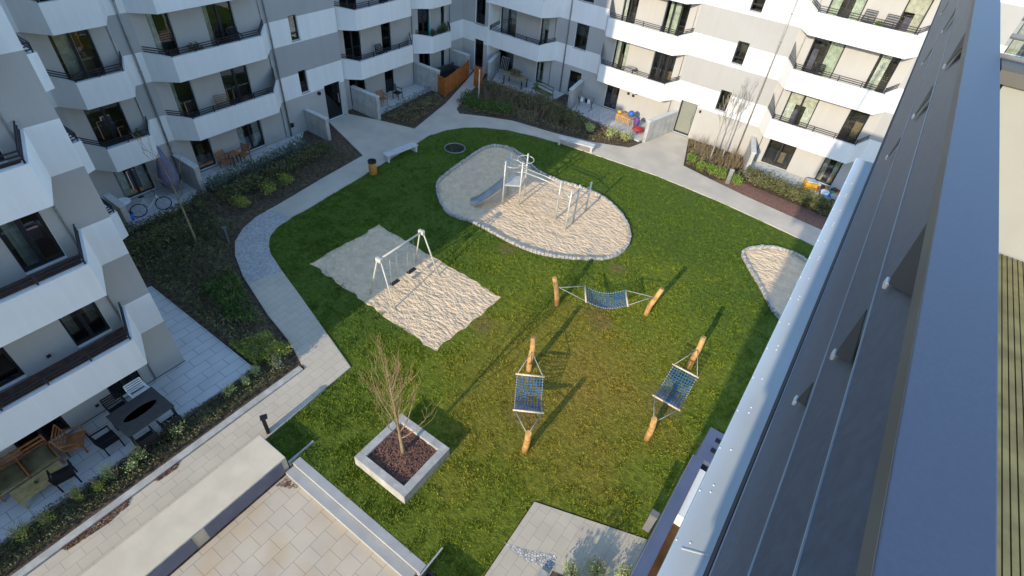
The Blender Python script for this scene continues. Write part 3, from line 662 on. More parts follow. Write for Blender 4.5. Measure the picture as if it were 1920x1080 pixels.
# ------------------------------------------------------------------ hard landscape things
tag(MB().prism([(-10.86, -8), (-9.62, -8), (-9.62, 3.63), (-10.86, 3.63)], -.3, .45).build('concrete_seat_wall', 'concrete_light', bevel=.015), 'long pale concrete block beside the paved terrace, its side set with dark panels', 'concrete wall')
SWALL = bpy.data.objects['concrete_seat_wall']
for y0, y1 in ((-7.5, .60), (.95, 3.45)): MB().box((-9.618, y0, -.22), (-9.585, y1, .36)).build('panel', 'dark_panel', SWALL)
MB().box((-9.618, -8, .40), (-9.60, 3.6, .448)).build('capping_edge', 'concrete', SWALL)
st_ = MB().box((-9.55, 3.44, -.3), (-4.35, 3.74, -.14)).box((-9.56, 3.745, -.3), (-4.22, 4.02, .012)).build('garden_steps', 'step_grey', bevel=.006)
tag(st_, 'two long pale concrete steps between the paved terrace and the lawn', 'steps')
MB().box((-9.55, 3.435, -.17), (-4.35, 3.4385, -.145)).box((-9.56, 3.7405, -.02), (-4.22, 3.7435, .008)).build('nosing', 'cream_paint', st_)
for x, lb in ((-9.66, 'thin concrete upstand at the planter end of the steps beside the seat wall'), (-4.18, 'thin concrete upstand at the far right end of the steps')):
    tag(MB().box((x, 3.66, -.3), (x + .05, 4.62, .10)).build('step_upstand', 'step_grey', bevel=.008), lb, 'concrete edge')
tag(MB().prism([(-4.1, 1.6), (-2.82, 1.6), (-2.82, 3.3), (-4.1, 3.3)], -.28, .62).build('concrete_block', 'concrete', bevel=.02), 'concrete block just out of view whose shadow falls on the lawn', 'concrete block')
tag(MB().box((-12.44, -8, -.05), (-12.21, 6.28, .12)).box((-13.62, -8, -.05), (-13.55, 5.3, .10)).build('kerb', 'concrete', bevel=.01), 'long concrete kerb between shrub strip and paved path', 'kerb')
tag(MB().box((-1.60, 5.1, 0), (-1.36, 5.85, .18)).build('kerb_stone', 'concrete', bevel=.02), 'short kerb stone beside white pebbles at the bottom edge', 'kerb')
PLt = thing('planter', 'square concrete planter filled with bark mulch on the lawn', 'planter', (-6.95, 5.93, 0))
pb = MB(); x0, x1, y0, y1, t, h = -1.06, 1.06, -1.03, 1.03, .26, .45
pb.box((x0, y0, 0), (x1, y0 + t, h)).box((x0, y1 - t, 0), (x1, y1, h)).box((x0, y0 + t + .002, 0), (x0 + t, y1 - t - .002, h)).box((x1 - t, y0 + t + .002, 0), (x1, y1 - t - .002, h)); pb.build('concrete_frame', 'concrete', PLt, bevel=.012)
mb_ = MB(); N = 14
for i in range(N):
    for j in range(N):
        f = lambda a, b: (x0 + t + (x1 - x0 - 2 * t) * a / N, y0 + t + (y1 - y0 - 2 * t) * b / N, .30 + .04 * math.sin(a * 2.1 + b) * math.cos(b * 1.7) + .06 * math.exp(-((a - 7) ** 2 + (b - 7) ** 2) / 12))
        mb_.poly([f(i, j), f(i + 1, j), f(i + 1, j + 1), f(i, j + 1)], 0, True)
for i in range(900):
    x, y = random.uniform(x0 + t, x1 - t), random.uniform(y0 + t, y1 - t); a = random.uniform(0, 6.3); s = random.uniform(.015, .04)
    mb_.obox((x, y, .345 + .05 * math.exp(-(x * x + y * y) / .3)), (math.cos(a) * s, math.sin(a) * s, random.uniform(-.015, .015)), (-math.sin(a) * s * .4, math.cos(a) * s * .4, 0), (0, 0, .006))
mb_.build('bark_mulch', 'mulch', PLt, fix=False)
# garden walls between patios (perpendicular to the facades)
def gwall(p, q, h, label, t=.24, m='concrete_pale'):
    p, q = Vector(p), Vector(q); L = (q - p).length; o = thing('garden_wall', label, 'garden wall', (p.x, p.y, 0), math.atan2(q.y - p.y, q.x - p.x), 'concrete walls between the patios')
    MB().box((0.01, -t / 2, -.05), (L, t / 2, h)).build('wall', 'concrete', o, bevel=.01); MB().box((0.01, -t / 2 - .03, h), (L + .03, t / 2 + .03, h + .06)).build('coping', 'concrete_pale', o, bevel=.008)
gwall((-26.78, 10.45), (-24.95, 10.45), 1.45, 'garden wall between the bicycle patio and the patio with orange chairs')
gwall((-26.78, 18.35), (-24.95, 18.35), 1.3, 'garden wall left of the entrance door in the shaded block')
gwall((-27.18, 22.3), (-24.85, 22.3), 1.45, 'garden wall right of the entrance door in the shaded block')
gwall((-27.18, 28.3), (-25.1, 28.3), 1.45, 'garden wall meeting the left end of the orange timber fence')
gwall((-27.18, 32.2), (-25.55, 32.2), 1.5, 'garden wall in the far corner behind the orange timber fence')
gwall((-24.6, 34.7), (-23.85, 32.5), 1.4, 'garden wall in the far corner behind the narrow orange fence panel')
gwall((-17.2, 34.75), (-16.85, 32.6), 1.4, 'garden wall between the shrubs and the patio with the timber table')
gwall((-9.98, 34.75), (-10.65, 31.9), 1.45, 'garden wall right beside the sunlit entrance door')
gwall((-4.75, 34.75), (-4.1, 32.6), 1.45, 'garden wall left of the cluttered sunlit patio')
gwall((-26.0, 6.75), (-24.6, 6.75), 1.2, 'garden wall showing past the corner of the near wing')
def fence(pts, h, label, m='orange_wood'):
    o = thing('timber_fence', label, 'fence', (pts[0][0], pts[0][1], 0)); T = lambda x, y, z: (x - pts[0][0], y - pts[0][1], z)
    b = MB(T)
    for p, q in zip(pts, pts[1:]):
        p, q = Vector(p), Vector(q); n = max(2, round((q - p).length / .12)); d = (q - p) / n
        for i in range(n):
            c = p + d * (i + .5); b.obox((c.x, c.y, h / 2 + .03), (d.x * .46, d.y * .46, 0), (-d.y * .1, d.x * .1, 0), (0, 0, h / 2))
    b.build('board_panel', m, o)
    for p in pts: MB(T).box((p[0] - .045, p[1] - .045, 0), (p[0] + .045, p[1] + .045, h + .07)).build('post', m, o)
fence([(-25.0, 28.15), (-24.25, 28.0), (-24.75, 29.9), (-25.35, 31.9)], 1.25, 'long orange brown timber fence beside the path in the far corner')
fence([(-23.95, 30.9), (-23.35, 30.95)], 1.5, 'narrow orange brown timber fence panel beside the far corner path')
def bench(a, b, label):
    a, b = Vector(a), Vector(b); L = (b - a).length; o = thing('bench', label, 'bench', (a.x, a.y, 0), math.atan2(b.y - a.y, b.x - a.x), 'pale benches beside the lawn path')
    MB().box((0, -.24, .38), (L * .70 - .004, .24, .46)).box((L * .70 + .004, -.24, .38), (L, .24, .46)).build('seat', 'concrete_pale', o, bevel=.01)
    for x in (.06, L - .18): MB().box((x, -.2, 0), (x + .12, .2, .379)).build('leg', 'concrete_pale', o)
bench((-20.75, 18.75), (-20.45, 20.95), 'pale bench beside the orange litter bin'); bench((-14.7, 27.8), (-12.45, 28.35), 'pale bench on the rear lawn edge near the climbing frame')
lb = thing('litter_bin', 'orange brown round litter bin with black rim near the bench', 'litter bin', (-20.25, 17.35, 0))
MB().lathe((0, 0, .04), [(.20, 0), (.22, .02), (.22, .72)], 18).build('body', 'bin_orange', lb); MB().lathe((0, 0, .76), [(.23, 0), (.235, .1), (.2, .11), (.19, .02), (.0, .01)], 18).build('rim', 'black', lb)
tr = thing('trampoline', 'small round ground trampoline sunk in the shaded lawn', 'trampoline', (-18.93, 22.72, 0))
MB().tube([(.62 * math.cos(a), .62 * math.sin(a), .03) for a in np.linspace(0, 2 * math.pi, 33)[:-1]], .035, 8, closed=True).build('ring', 'pipe', tr); MB().lathe((0, 0, 0), [(.58, .02), (.3, .025)], 24).build('jump_mat', 'black', tr)
def bollard(x, y, h, label, rz=0, m='bollard', wd=.16):
    o = thing('bollard_light', label, 'bollard light', (x, y, 0), rz, 'bollard lights along the paths')
    MB().box((-wd / 2, -.05, 0), (wd / 2, .05, h)).build('post', m, o, bevel=.006); MB().box((-wd / 2 - .012, -.075, h + .002), (wd / 2 + .012, .14, h + .05)).build('lamp_head', m, o, bevel=.006)
bollard(-11.02, 3.95, .85, 'black bollard light at the end of the long concrete block', -.5, 'black'); bollard(-20.55, 8.85, .85, 'dark bollard light on the bend of the cobbled path')
bollard(-4.6, 30.75, .85, 'grey bollard light between lime green bushes', .3, 'steel', .24); bollard(-24.05, 31.2, .7, 'small dark bollard light by the far corner path'); bollard(.30, 8.72, .95, 'grey bollard light at the yard edge beside the roof flashing', 0, 'screen_grey', .22)
# ------------------------------------------------------------------ playground
sw = thing('swing_set', 'pale steel double swing standing in the square sandpit', 'swing', (-12.7, 12.0, 0)); zt = 2.18; ya, yb = -1.30, 1.12
MB().tube([(0, ya - .1, zt), (0, yb + .15, zt)], .042, 10).build('crossbeam', 'cream_paint', sw)
for y, dx in ((ya, 0), (yb, 0)):
    for sx in (-1, 1):
        MB().tube([(sx * .08, y, zt + .02), (sx * .70, y + (-.05 if y < 0 else .25) * 1, 0)], .031, 10).build('leg', 'cream_paint', sw)
    MB().box((-.14, y - .07, zt - .10), (.14, y + .07, zt + .08)).build('joint_plate', 'cream_paint', sw, bevel=.02)
for y in (-.58, .42):
    s = MB().box((-.09, y - .23, .48), (.09, y + .23, .52)).build('swing_seat', 'rubber', sw, bevel=.012)
    for d in (-.2, .2): MB().tube([(0, y + d, .52), (0, y + d * .9, zt - .06)], .008, 5).build('chain', 'galv', s)
def hammock(a, b, label, droop=.28):
    a, b = Vector((*a, 0)), Vector((*b, 0)); d = (b - a); L = d.length; d /= L; ang = math.atan2(d.y, d.x)
    o = thing('hammock', label, 'hammock', (a.x, a.y, 0), ang, 'net hammocks on the lawn'); W = .46
    for x, s in ((0, -1), (L, 1)):
        MB().tube([(x, 0, -.1), (x + s * .05, .02 * s, .5), (x + s * .16, -.02, 1.0), (x + s * .30, .01, 1.52)], [.115, .11, .105, .095], 12).build('post', 'timber', o)
    x0, x1 = L * .285, L * .735; n = 18; m = 9
    zf = lambda f: .82 - droop * math.sin(math.pi * f) - 0
    bz = lambda f, v: zf(f) - .10 * (1 - (2 * v - 1) ** 2) * math.sin(math.pi * f)
    nb = MB()
    for j in range(m + 1): nb.tube([(x0 + (x1 - x0) * i / n, -W + 2 * W * j / m, bz(i / n, j / m)) for i in range(n + 1)], .014, 4, cap=False)
    for i in range(n + 1): nb.tube([(x0 + (x1 - x0) * i / n, -W + 2 * W * j / m, bz(i / n, j / m) + .01) for j in range(m + 1)], .013, 4, cap=False)
    nb.build('net', 'blue_rope', o, fix=False)
    kb = MB()
    for i in range(n + 1):
        for s in (-W, W): kb.ball((x0 + (x1 - x0) * i / n, s, bz(i / n, 0) + .01), .022, 0, 6)
    kb.build('net_knot', 'white_rope', o)
    for x, px, s in ((x0, 0, -1), (x1, L, 1)):
        MB().tube([(x, -W - .06, .83), (x, W + .06, .83)], .035, 8).build('spreader_bar', 'pale_wood', o)
        for y in (-W, W): MB().tube([(x, y, .83), (px + s * .14 - s * .1, 0, 1.02)], .013, 5).build('rope', 'white_rope', o)
hammock((-6.93, 15.2), (-3.66, 17.25), 'blue net hammock nearest the large sandpit'); hammock((-4.08, 8.62), (-5.86, 11.5), 'blue net hammock nearest the planter with the bare tree'); hammock((-1.02, 11.62), (-1.04, 15.62), 'blue net hammock nearest the roof flashing')
cf = thing('climbing_frame', 'galvanised climbing frame with slide, rings and rope nets in the large sandpit', 'climbing frame', (-11.5, 20.5, 0))
TC = lambda x, y, z: (x + 11.5, y - 20.5, z)
def post(x, y, h, r=.045): MB(TC).tube([(x, y, -.1), (x, y, h)], r, 10).build('post', 'galv', cf)
P1, P2, P3, P4 = (-13.25, 19.85), (-12.55, 20.35), (-13.55, 20.75), (-12.85, 21.25)
for p in (P1, P2, P3, P4): post(*p, 2.55)
post(-10.37, 20.55, 2.3); post(-9.5, 20.1, 2.4); post(-9.53, 20.95, 2.25); post(-9.57, 22.35, 1.75)
MB(TC).prism([P1, P2, P4, P3], 1.12, 1.20).build('platform', 'galv', cf)
for p, q in ((P3, P4), (P2, P4)):
    MB(TC).bar((*p, 1.85), (*q, 1.85), .04, .04).bar((*p, 1.45), (*q, 1.45), .04, .04).build('guard_rail', 'galv', cf)
c1 = (-13.3, 20.9)
for c, z in ((gp(962, 307, 2.2), 2.2), (gp(986, 299, 2.35), 2.35)):
    MB(TC).tube([(c[0] + .42 * math.cos(a), c[1] + .42 * math.sin(a), z) for a in np.linspace(0, 2 * math.pi, 29)[:-1]], .022, 8, closed=True).build('hoop', 'galv', cf)
sa, sb = Vector((-13.4, 20.3, 1.18)), Vector((-14.15, 18.9, .22)); dd = (sb - sa); pv = Vector((-dd.y, dd.x, 0)).normalized() * .25
sl = MB(TC); pts = [sa.lerp(sb, f) - Vector((0, 0, .08 * math.sin(math.pi * f))) for f in np.linspace(0, 1, 9)] + [sb + Vector((-.15, -.28, -.02))]
for a, b in zip(pts, pts[1:]):
    sl.poly([a - pv, a + pv, b + pv, b - pv], 0, True)
    for s in (-1, 1):
        u = Vector((0, 0, .13)); sl.poly([a + pv * s, b + pv * s, b + pv * s + u, a + pv * s + u]); sl.poly([a + pv * s * 1.1, b + pv * s * 1.1, b + pv * s * 1.1 + u, a + pv * s * 1.1 + u])
sl.build('slide', 'steel', cf, fix=False)
MB(TC).tube([(-12.55, 20.4, 2.0), (-11.6, 20.6, 1.92), (-10.37, 20.55, 1.95)], .03, 8).tube([(-12.75, 20.75, 2.0), (-11.6, 20.95, 1.92), (-10.37, 20.85, 1.95)], .024, 8).build('monkey_bar', 'galv', cf)
nb = MB(TC)
for i in range(7):
    f = i / 6; x = -12.4 + 2.0 * f; nb.tube([(x, 20.5, 1.95), (x + .15, 19.9, .1)], .007, 4)
for j in range(1, 6): nb.tube([(-12.4 + .15 * j / 6, 20.5 - .6 * j / 6, 1.95 - 1.85 * j / 6), (-10.4 + .15 * j / 6, 20.5 - .6 * j / 6, 1.95 - 1.85 * j / 6)], .007, 4)
nb.build('rope_net', 'net_grey', cf)
nb = MB(TC)
nb.tube([(-9.5, 20.1, 1.95), (-9.53, 20.95, 1.95)], .03, 6).tube([(-9.53, 20.95, 1.9), (-9.57, 22.35, 1.5)], .02, 6).tube([(-9.5, 20.1, .5), (-9.57, 22.35, .6)], .03, 6).tube([(-10.37, 20.55, 1.9), (-9.5, 20.1, 1.9)], .025, 6); nb.build('crossbar', 'galv', cf)
# ------------------------------------------------------------------ trees and shrubs
def branch(b, p, d, L, r, lev, rnd, up=.25, spread=.55, n=5, kids=(5, 4, 3), minr=.004):
    pts = [Vector(p)]; rs = [r]; dv_ = Vector(d).normalized()
    for i in range(n):
        dv_ = (dv_ + Vector((rnd.uniform(-.10, .10), rnd.uniform(-.10, .10), rnd.uniform(0, up) * .35))).normalized()
        pts.append(pts[-1] + dv_ * L / n); rs.append(max(minr, r * (1 - .8 * (i + 1) / n)))
    b.tube(pts, rs, 6 if lev < 2 else 4, 0 if lev < 2 else 1, cap=False)
    if lev < len(kids):
        for k in range(kids[lev]):
            f = rnd.uniform(.25, .95); i = min(n - 1, int(f * n)); q = pts[i].lerp(pts[i + 1], f * n - i)
            base = (pts[i + 1] - pts[i]).normalized(); ph = rnd.uniform(0, 6.28); s = Vector((math.cos(ph), math.sin(ph), .1))
            branch(b, q, base + s * rnd.uniform(.4, 1) * spread, L * rnd.uniform(.42, .65), max(minr, rs[i] * .5), lev + 1, rnd, up, spread, 4, kids, minr)
def tree(name, label, loc, hgt, r, seed, mats, first=.25, nb=14, blen=.45, spread=.9, up=.5, kids=(3, 3), minr=.005, lean=(0, 0)):
    rnd = random.Random(seed); o = thing(name, label, 'tree', loc); t = MB(); n = 10; pts = [Vector((0, 0, -.05))]; d = Vector((lean[0], lean[1], 1)).normalized()
    for i in range(n): d = (d + Vector((rnd.uniform(-.03, .03), rnd.uniform(-.03, .03), .05))).normalized(); pts.append(pts[-1] + d * hgt / n)
    rs = [r * (1 - .9 * i / n) + .004 for i in range(n + 1)]; rs[0] *= 1.2; t.tube(pts, rs, 9); t.build('trunk', mats[0], o)
    c = MB()
    for k in range(nb):
        f = first + (1 - first) * (k + rnd.random()) / nb * .92; i = min(n - 1, int(f * n)); q = pts[i].lerp(pts[i + 1], f * n - i); ph = k * 2.4 + rnd.uniform(-.4, .4)
        L = hgt * blen * (1.15 - .75 * f) * rnd.uniform(.8, 1.2)
        branch(c, q, Vector((math.cos(ph) * spread, math.sin(ph) * spread, .75)), L, rs[i] * .34, 0, rnd, up, .6, 5, kids, minr)
    c.build('crown', mats, o, fix=False); return o
tree('bare_tree', 'bare leafless young tree growing in the concrete planter', (-6.98, 5.98, .33), 4.3, .062, 4, ['bark', 'twig'], .20, 26, .46, .48, 1.1, (4, 2), .0036)
tree('bare_tree', 'thin bare tree in the dark bed beside the bicycle patio', (-21.5, 7.95, 0), 4.4, .055, 9, ['bark', 'bark'], .48, 8, .36, .7, .6, (3, 3), .006, (-.10, .02))
tree('bare_tree', 'slim bare tree against the sunlit wall, stem nearest the path', (-6.4, 32.7, 0), 3.6, .05, 14, ['bark_grey', 'bark_grey'], .45, 8, .5, .42, .9, (3, 3), .008)
tree('bare_tree', 'slim bare tree against the sunlit wall, stem nearest the drainpipe', (-5.9, 33.6, 0), 4.2, .045, 21, ['bark_grey', 'bark_grey'], .4, 9, .42, .42, .9, (3, 2), .008)
tag(MB().tube([(-22.0, 28.9, 0), (-22.0, 28.9, 2.3)], [.05, .045], 8).build('tree_stake', 'pole'), 'pale upright stake in the far shrub bed', 'stake')
def leaves(b, c, rad, n, size, rnd, m=0, flat=.4, shell=.55):
    cx, cy, cz = c; u = rnd.normal(size=(n, 3)); u /= np.linalg.norm(u, axis=1)[:, None]; q = rnd.random(n) ** .4
    lump = .78 + .22 * np.sin(u[:, 0] * 5 + cx * 3) * np.cos(u[:, 1] * 4 + cy * 2 + u[:, 2] * 3)
    P = u * (q * lump)[:, None] * np.array(rad) + np.array(c)
    a = rnd.normal(size=(n, 3)); a /= np.linalg.norm(a, axis=1)[:, None]; d = rnd.normal(size=(n, 3)); d -= (d * a).sum(1)[:, None] * a; d /= np.linalg.norm(d, axis=1)[:, None]
    s = size * rnd.uniform(.6, 1.3, n)[:, None]
    for p, x, y in zip(P, a * s, d * s * .55):
        if p[2] < .01: continue
        b.poly([p - x, p + y, p + x, p - y], m)
SEED = [100]
def shrub(label, loc, r, h, leaf, n=420, size=.05, stems=7, name='shrub', group=None, lob=4, cat='shrub'):
    SEED[0] += 1; rnd = np.random.default_rng(SEED[0]); o = thing(name, label, cat, loc, 0, group); b = MB()
    for k in range(lob):
        a = rnd.uniform(0, 6.28); q = rnd.uniform(.1, .5) * r; leaves(b, (q * math.cos(a), q * math.sin(a), h * rnd.uniform(.42, .66)), (r * .72, r * .72, h * .45), n // lob, size, rnd)
    b.build('foliage', leaf, o, fix=False); s = MB()
    for k in range(stems):
        a = rnd.uniform(0, 6.28); q = rnd.uniform(.3, .8) * r; s.tube([(0, 0, 0), (q * .5 * math.cos(a), q * .5 * math.sin(a), h * .5), (q * math.cos(a), q * math.sin(a), h * rnd.uniform(.8, 1.05))], [.012, .008, .004], 4, cap=False)
    s.build('stem', 'bark', o, fix=False); return o
# young shrubs in the strip between the near patio and the kerb
ys = [(-13.15, -1.95, .34, .75), (-13.1, -1.45, .26, .6), (-13.1, -.62, .20, .7), (-13.0, -.12, .18, .65), (-13.05, .33, .28, .8), (-12.98, .75, .22, .6), (-13.0, 1.12, .27, .75), (-13.05, 2.25, .30, .75), (-13.1, 4.05, .22, .55), (-13.1, 4.65, .2, .5), (-13.2, 5.1, .22, .55)]
wh = ['foremost yellowish young shrub of the kerb strip, at the bottom left', 'second young shrub of the kerb strip from the bottom left', 'third young shrub of the kerb strip, tall and thin', 'fourth young shrub of the kerb strip beside the coffee table', 'fifth young shrub of the kerb strip, feathery pale top', 'sixth young shrub of the kerb strip', 'seventh young shrub of the kerb strip, by the black chair', 'eighth young shrub of the kerb strip, opposite the dining table', 'ninth young shrub of the kerb strip, sparse and low', 'tenth young shrub of the kerb strip, sparse with pale tips', 'last young shrub of the kerb strip before the conifer']
for (x, y, r, h), l in zip(ys, wh): shrub(l, (x - .05, y, 0), r * 1.25, h * 1.15, 'leaf_yellow' if y < 0 else 'leaf_pale', 330, .026, 10, 'young_shrub', 'young shrubs in the kerb strip')
shrub('bright green yellow bush at the path corner beside the paved path', (-13.3, 6.05, 0), .55, .9, 'leaf_yellow', 500, .05, group='bushes of the left bed')
shrub('small conifer with pale blue green tips at the kerb end', (-12.85, 5.75, 0), .3, .85, 'leaf_grey', 260, .04, 5)
def cover(name, P, n, leaf, size, h, label, cat='ground cover', zb=0.):
    SEED[0] += 1; rnd = np.random.default_rng(SEED[0]); A = np.array(P); x = rnd.uniform(A[:, 0].min(), A[:, 0].max(), n * 3); y = rnd.uniform(A[:, 1].min(), A[:, 1].max(), n * 3)
    k = inside(P, x, y); x = x[k][:n]; y = y[k][:n]; b = MB()
    hh = h * (.35 + .65 * (np.sin(x * 2.3 + 1) * np.cos(y * 1.9 + 2) * .5 + .5))
    z = hh * rnd.random(len(x)) ** .6 + .01 + zb
    for px, py, pz in zip(x, y, z):
        a = rnd.normal(size=3); a /= np.linalg.norm(a); d = np.cross(a, rnd.normal(size=3)); d /= np.linalg.norm(d); s = size * rnd.uniform(.6, 1.4)
        p = np.array([px, py, pz]); b.poly([p - a * s, p + d * s * .5, p + a * s, p - d * s * .5])
    return tag(b.build(name, leaf, fix=False), label, cat, kind='stuff')
cover('ground_cover', [(-20.3, 5.4), (-13.7, 5.4), (-13.5, 6.5), (-15.6, 7.0), (-18.1, 7.7), (-19.6, 8.3), (-20.6, 9.0), (-21.2, 9.8), (-22.5, 9.5), (-22, 7)], 5200, 'leaf_dark', .055, .55, 'low dark evergreen ground cover in the left bed')
cover('ground_cover', [(-18.6, 6.4), (-16, 6.0), (-15.3, 6.6), (-17.5, 7.5), (-18.8, 7.8)], 4200, 'leaf_green', .055, .6, 'brighter green ground cover patch along the left path')
cover('ground_cover', [(-13.55, -3.5), (-12.62, -3.5), (-12.62, 6.1), (-13.55, 5.3)], 7000, 'leaf_dark', .033, .32, 'low dark green ground cover in the kerb strip')
cover('ground_cover', [(-15.2, 5.35), (-13.6, 5.35), (-13.4, 6.4), (-14.6, 6.6)], 3400, 'leaf_yellow', .05, .42, 'bright yellow green ground cover at the near end of the left bed')
cover('ground_cover', [(-24.3, 5.4), (-20.3, 5.4), (-22, 9.6), (-24.2, 10)], 3600, 'leaf_dark', .055, .5, 'dark ground cover round the thin bare tree')
cover('ground_cover', [(-24.4, 8.5), (-22.2, 10.5), (-21.7, 15), (-22.3, 18.1), (-24.9, 18), (-25.0, 12)], 4200, 'leaf_brown', .04, .3, 'brownish dormant planting in the bed before the shaded block')
cover('ground_cover', [(-23.2, 27.9), (-22.4, 27.2), (-20.5, 27.6), (-18.5, 28.6), (-15.5, 29.1), (-13.2, 29.9), (-11.3, 30.9), (-11.2, 31.7), (-17, 32.3), (-23, 32)], 7000, 'leaf_brown', .06, .35, 'brown dormant planting in the bed along the rear path')
cover('ground_cover', [(-8.5, 34.4), (-4.9, 34.6), (-4.2, 32.8), (-5.0, 30.8), (-7.3, 31.0)], 3000, 'leaf_brown', .06, .3, 'brown dormant planting below the sunlit drainpipe')

cover('ground_cover', [(-25.0, 22.7), (-22.7, 23.1), (-23.7, 27.2), (-24.9, 28)], 2600, 'leaf_brown', .06, .3, 'brown planting in the bed before the second garden wall')
def hedge(pts, w_, h, leaf, label, dens=260, size=.05):
    SEED[0] += 1; rnd = np.random.default_rng(SEED[0]); b = MB(); o = thing('hedge', label, 'hedge', (pts[0][0], pts[0][1], 0))
    for p, q in zip(pts, pts[1:]):
        p, q = Vector(p), Vector(q); n = max(1, round((q - p).length / .45))
        for i in range(n):
            c = p.lerp(q, (i + .5) / n); leaves(b, (c.x - pts[0][0] + rnd.uniform(-.08, .08), c.y - pts[0][1] + rnd.uniform(-.08, .08), h * .5), (w_ * .62, w_ * .62, h * rnd.uniform(.5, .62)), dens // 2, size, rnd)
    b.build('foliage', leaf, o, fix=False); return o
hedge([(-24.7, 10.7), (-24.8, 13.5), (-25.0, 16.6)], .7, .95, 'leaf_grey', 'hedge with whitish leaves before the patio with orange chairs', 620, .055)
hedge([(-23.6, 10.6), (-23.7, 14.0), (-24.1, 17.4)], 1.1, .75, 'leaf_dark', 'dark green hedge behind the yellow bushes of the left path', 700, .06)
hedge([(-24.3, 6.0), (-24.1, 8.6), (-24.5, 10.2)], .6, .6, 'leaf_dark', 'low dark hedge along the bicycle patio', 300)
hedge([(-22.6, 5.3), (-22.4, 8.0)], 1.2, .9, 'leaf_dark', 'wide dark hedge behind the corner of the near wing', 800)
hedge([(-25.0, 23.0), (-25.4, 27.9)], .5, .6, 'leaf_grey', 'sparse pale hedge before the patio between two garden walls', 200, .04)
hedge([(-3.9, 32.0), (-1.5, 31.75), (1.2, 31.45)], 1.1, 1.0, 'leaf_dark', 'dense dark green hedge before the cluttered sunlit patio', 1300, .06)
hedge([(-22.9, 28.8), (-21.7, 27.9), (-19.4, 29.0)], 1.1, .8, 'leaf_green', 'green low hedge at the corner of the rear path', 700, .06)
hedge([(-18.6, 31.3), (-16.6, 30.7), (-14.6, 30.6)], 1.1, 1.2, 'leaf_dark', 'dark bushy hedge in the rear bed before the garden wall', 700, .06)
hedge([(-22.6, 30.6), (-20.3, 30.7), (-18.2, 30.9)], 1.3, 1.2, 'leaf_brown', 'brown bare hedge before the patio in the far corner', 800, .06)
for (x, y), l in zip([(-22.55, 12.4), (-22.7, 13.6), (-22.5, 10.9)], ['middle yellow green bush beside the straight left path', 'farthest yellow green bush beside the straight left path', 'nearest yellow green bush beside the cobbled bend']):
    shrub(l, (x, y, 0), .55, .75, 'leaf_yellow', 420, .045, group='bushes of the left bed')
for (x, y, r), l in zip([(-7.2, 31.3, .38), (-6.35, 31.0, .42), (-5.75, 30.95, .42), (-5.15, 30.85, .42), (-4.15, 30.75, .48)], ['leftmost lime green bush beside the sunlit entrance path', 'second lime green bush from the entrance path', 'middle one of the five lime green bushes', 'lime green bush just left of the grey bollard light', 'lime green bush just right of the grey bollard light']):
    shrub(l, (x, y, 0), r, .85, 'leaf_lime', 420, .05, group='lime green bushes by the sunlit wall')
for (x, y), l in zip([(-13.9, 30.6), (-12.6, 31.0), (-11.6, 31.2)], ['yellow ornamental grass clump left of the timber table patio', 'yellow ornamental grass clump before the timber table patio', 'pale ornamental grass clump beside the sunlit garden wall']):
    shrub(l, (x, y, 0), .5, .8, 'leaf_pale', 360, .05, 12, 'grass_clump', 'ornamental grass clumps', cat='ornamental grass')
for (x, y), l in zip([gp(1072, 1085), gp(1118, 1076), gp(1172, 1090)], ['dry grass clump next to the short kerb stone', 'middle dry grass clump at the bottom edge of the yard', 'green yellow clump in the yard nearest the roof flashing']):
    shrub(l, (x, y, 0), .42, .5, 'leaf_pale', 420, .032, 26, 'grass_clump', 'dry clumps in the yard bed', lob=7, cat='ornamental grass')
sheet('mulch_bed', [(-5.6, 30.55), (-3.1, 30.1), (1.3, 29.6), (1.3, 31.2), (-3.9, 31.6)], -.015, 'mulch')
sheet('yard_bed', [(-1.33, 6.0), (.35, 6.45), (.7, 4.4), (-1.33, 4.4)], .04, 'soil')
mat('dead_twig', (.13, .105, .075), .9, .3, 8.)
shrub('tall leafy shrub out of view below the yard, added for its dappled shade', (-.25, 2.4, 0), .95, 2.7, 'leaf_pale', 1500, .06, 16, lob=9)  # unseen shrub, added to dapple yard and grass with shade
def twigs(name, P, n, h, label, m='dead_twig'):
    SEED[0] += 1; rnd = np.random.default_rng(SEED[0]); A = np.array(P); x = rnd.uniform(A[:, 0].min(), A[:, 0].max(), n * 3); y = rnd.uniform(A[:, 1].min(), A[:, 1].max(), n * 3); k = inside(P, x, y); b = MB()
    for px, py in zip(x[k][:n], y[k][:n]):
        for j in range(4):
            a = rnd.uniform(0, 6.28); q = rnd.uniform(.1, .45) * h; hh = h * rnd.uniform(.5, 1.1)
            b.tube([(px, py, 0), (px + q * .4 * math.cos(a), py + q * .4 * math.sin(a), hh * .5), (px + q * math.cos(a), py + q * math.sin(a), hh)], [.009, .007, .003], 3, cap=False)
    tag(b.build(name, m, fix=False), label, 'bare twigs', kind='stuff')
twigs('bare_twigs', [(-22.5, 6), (-15.0, 5.6), (-15.5, 6.9), (-19.5, 8.2), (-21.5, 9.6), (-24, 9.5)], 100, .8, 'bare grey twigs standing in the left bed')
twigs('bare_twigs', [(-24.5, 10.5), (-22.2, 10.5), (-22.4, 18), (-24.8, 18)], 110, .7, 'bare twigs in the bed before the shaded block')
twigs('bare_twigs', [(-22.8, 31.3), (-22.2, 28), (-18, 29), (-11.5, 31), (-11.5, 31.8), (-18, 32)], 170, 1.1, 'bare brown twigs in the bed along the rear path', 'bark')
twigs('bare_twigs', [(-8.4, 34.3), (-5.0, 34.5), (-4.3, 33), (-5, 31.2), (-7.2, 31.4)], 110, .9, 'bare brown twigs below the sunlit drainpipe', 'bark')
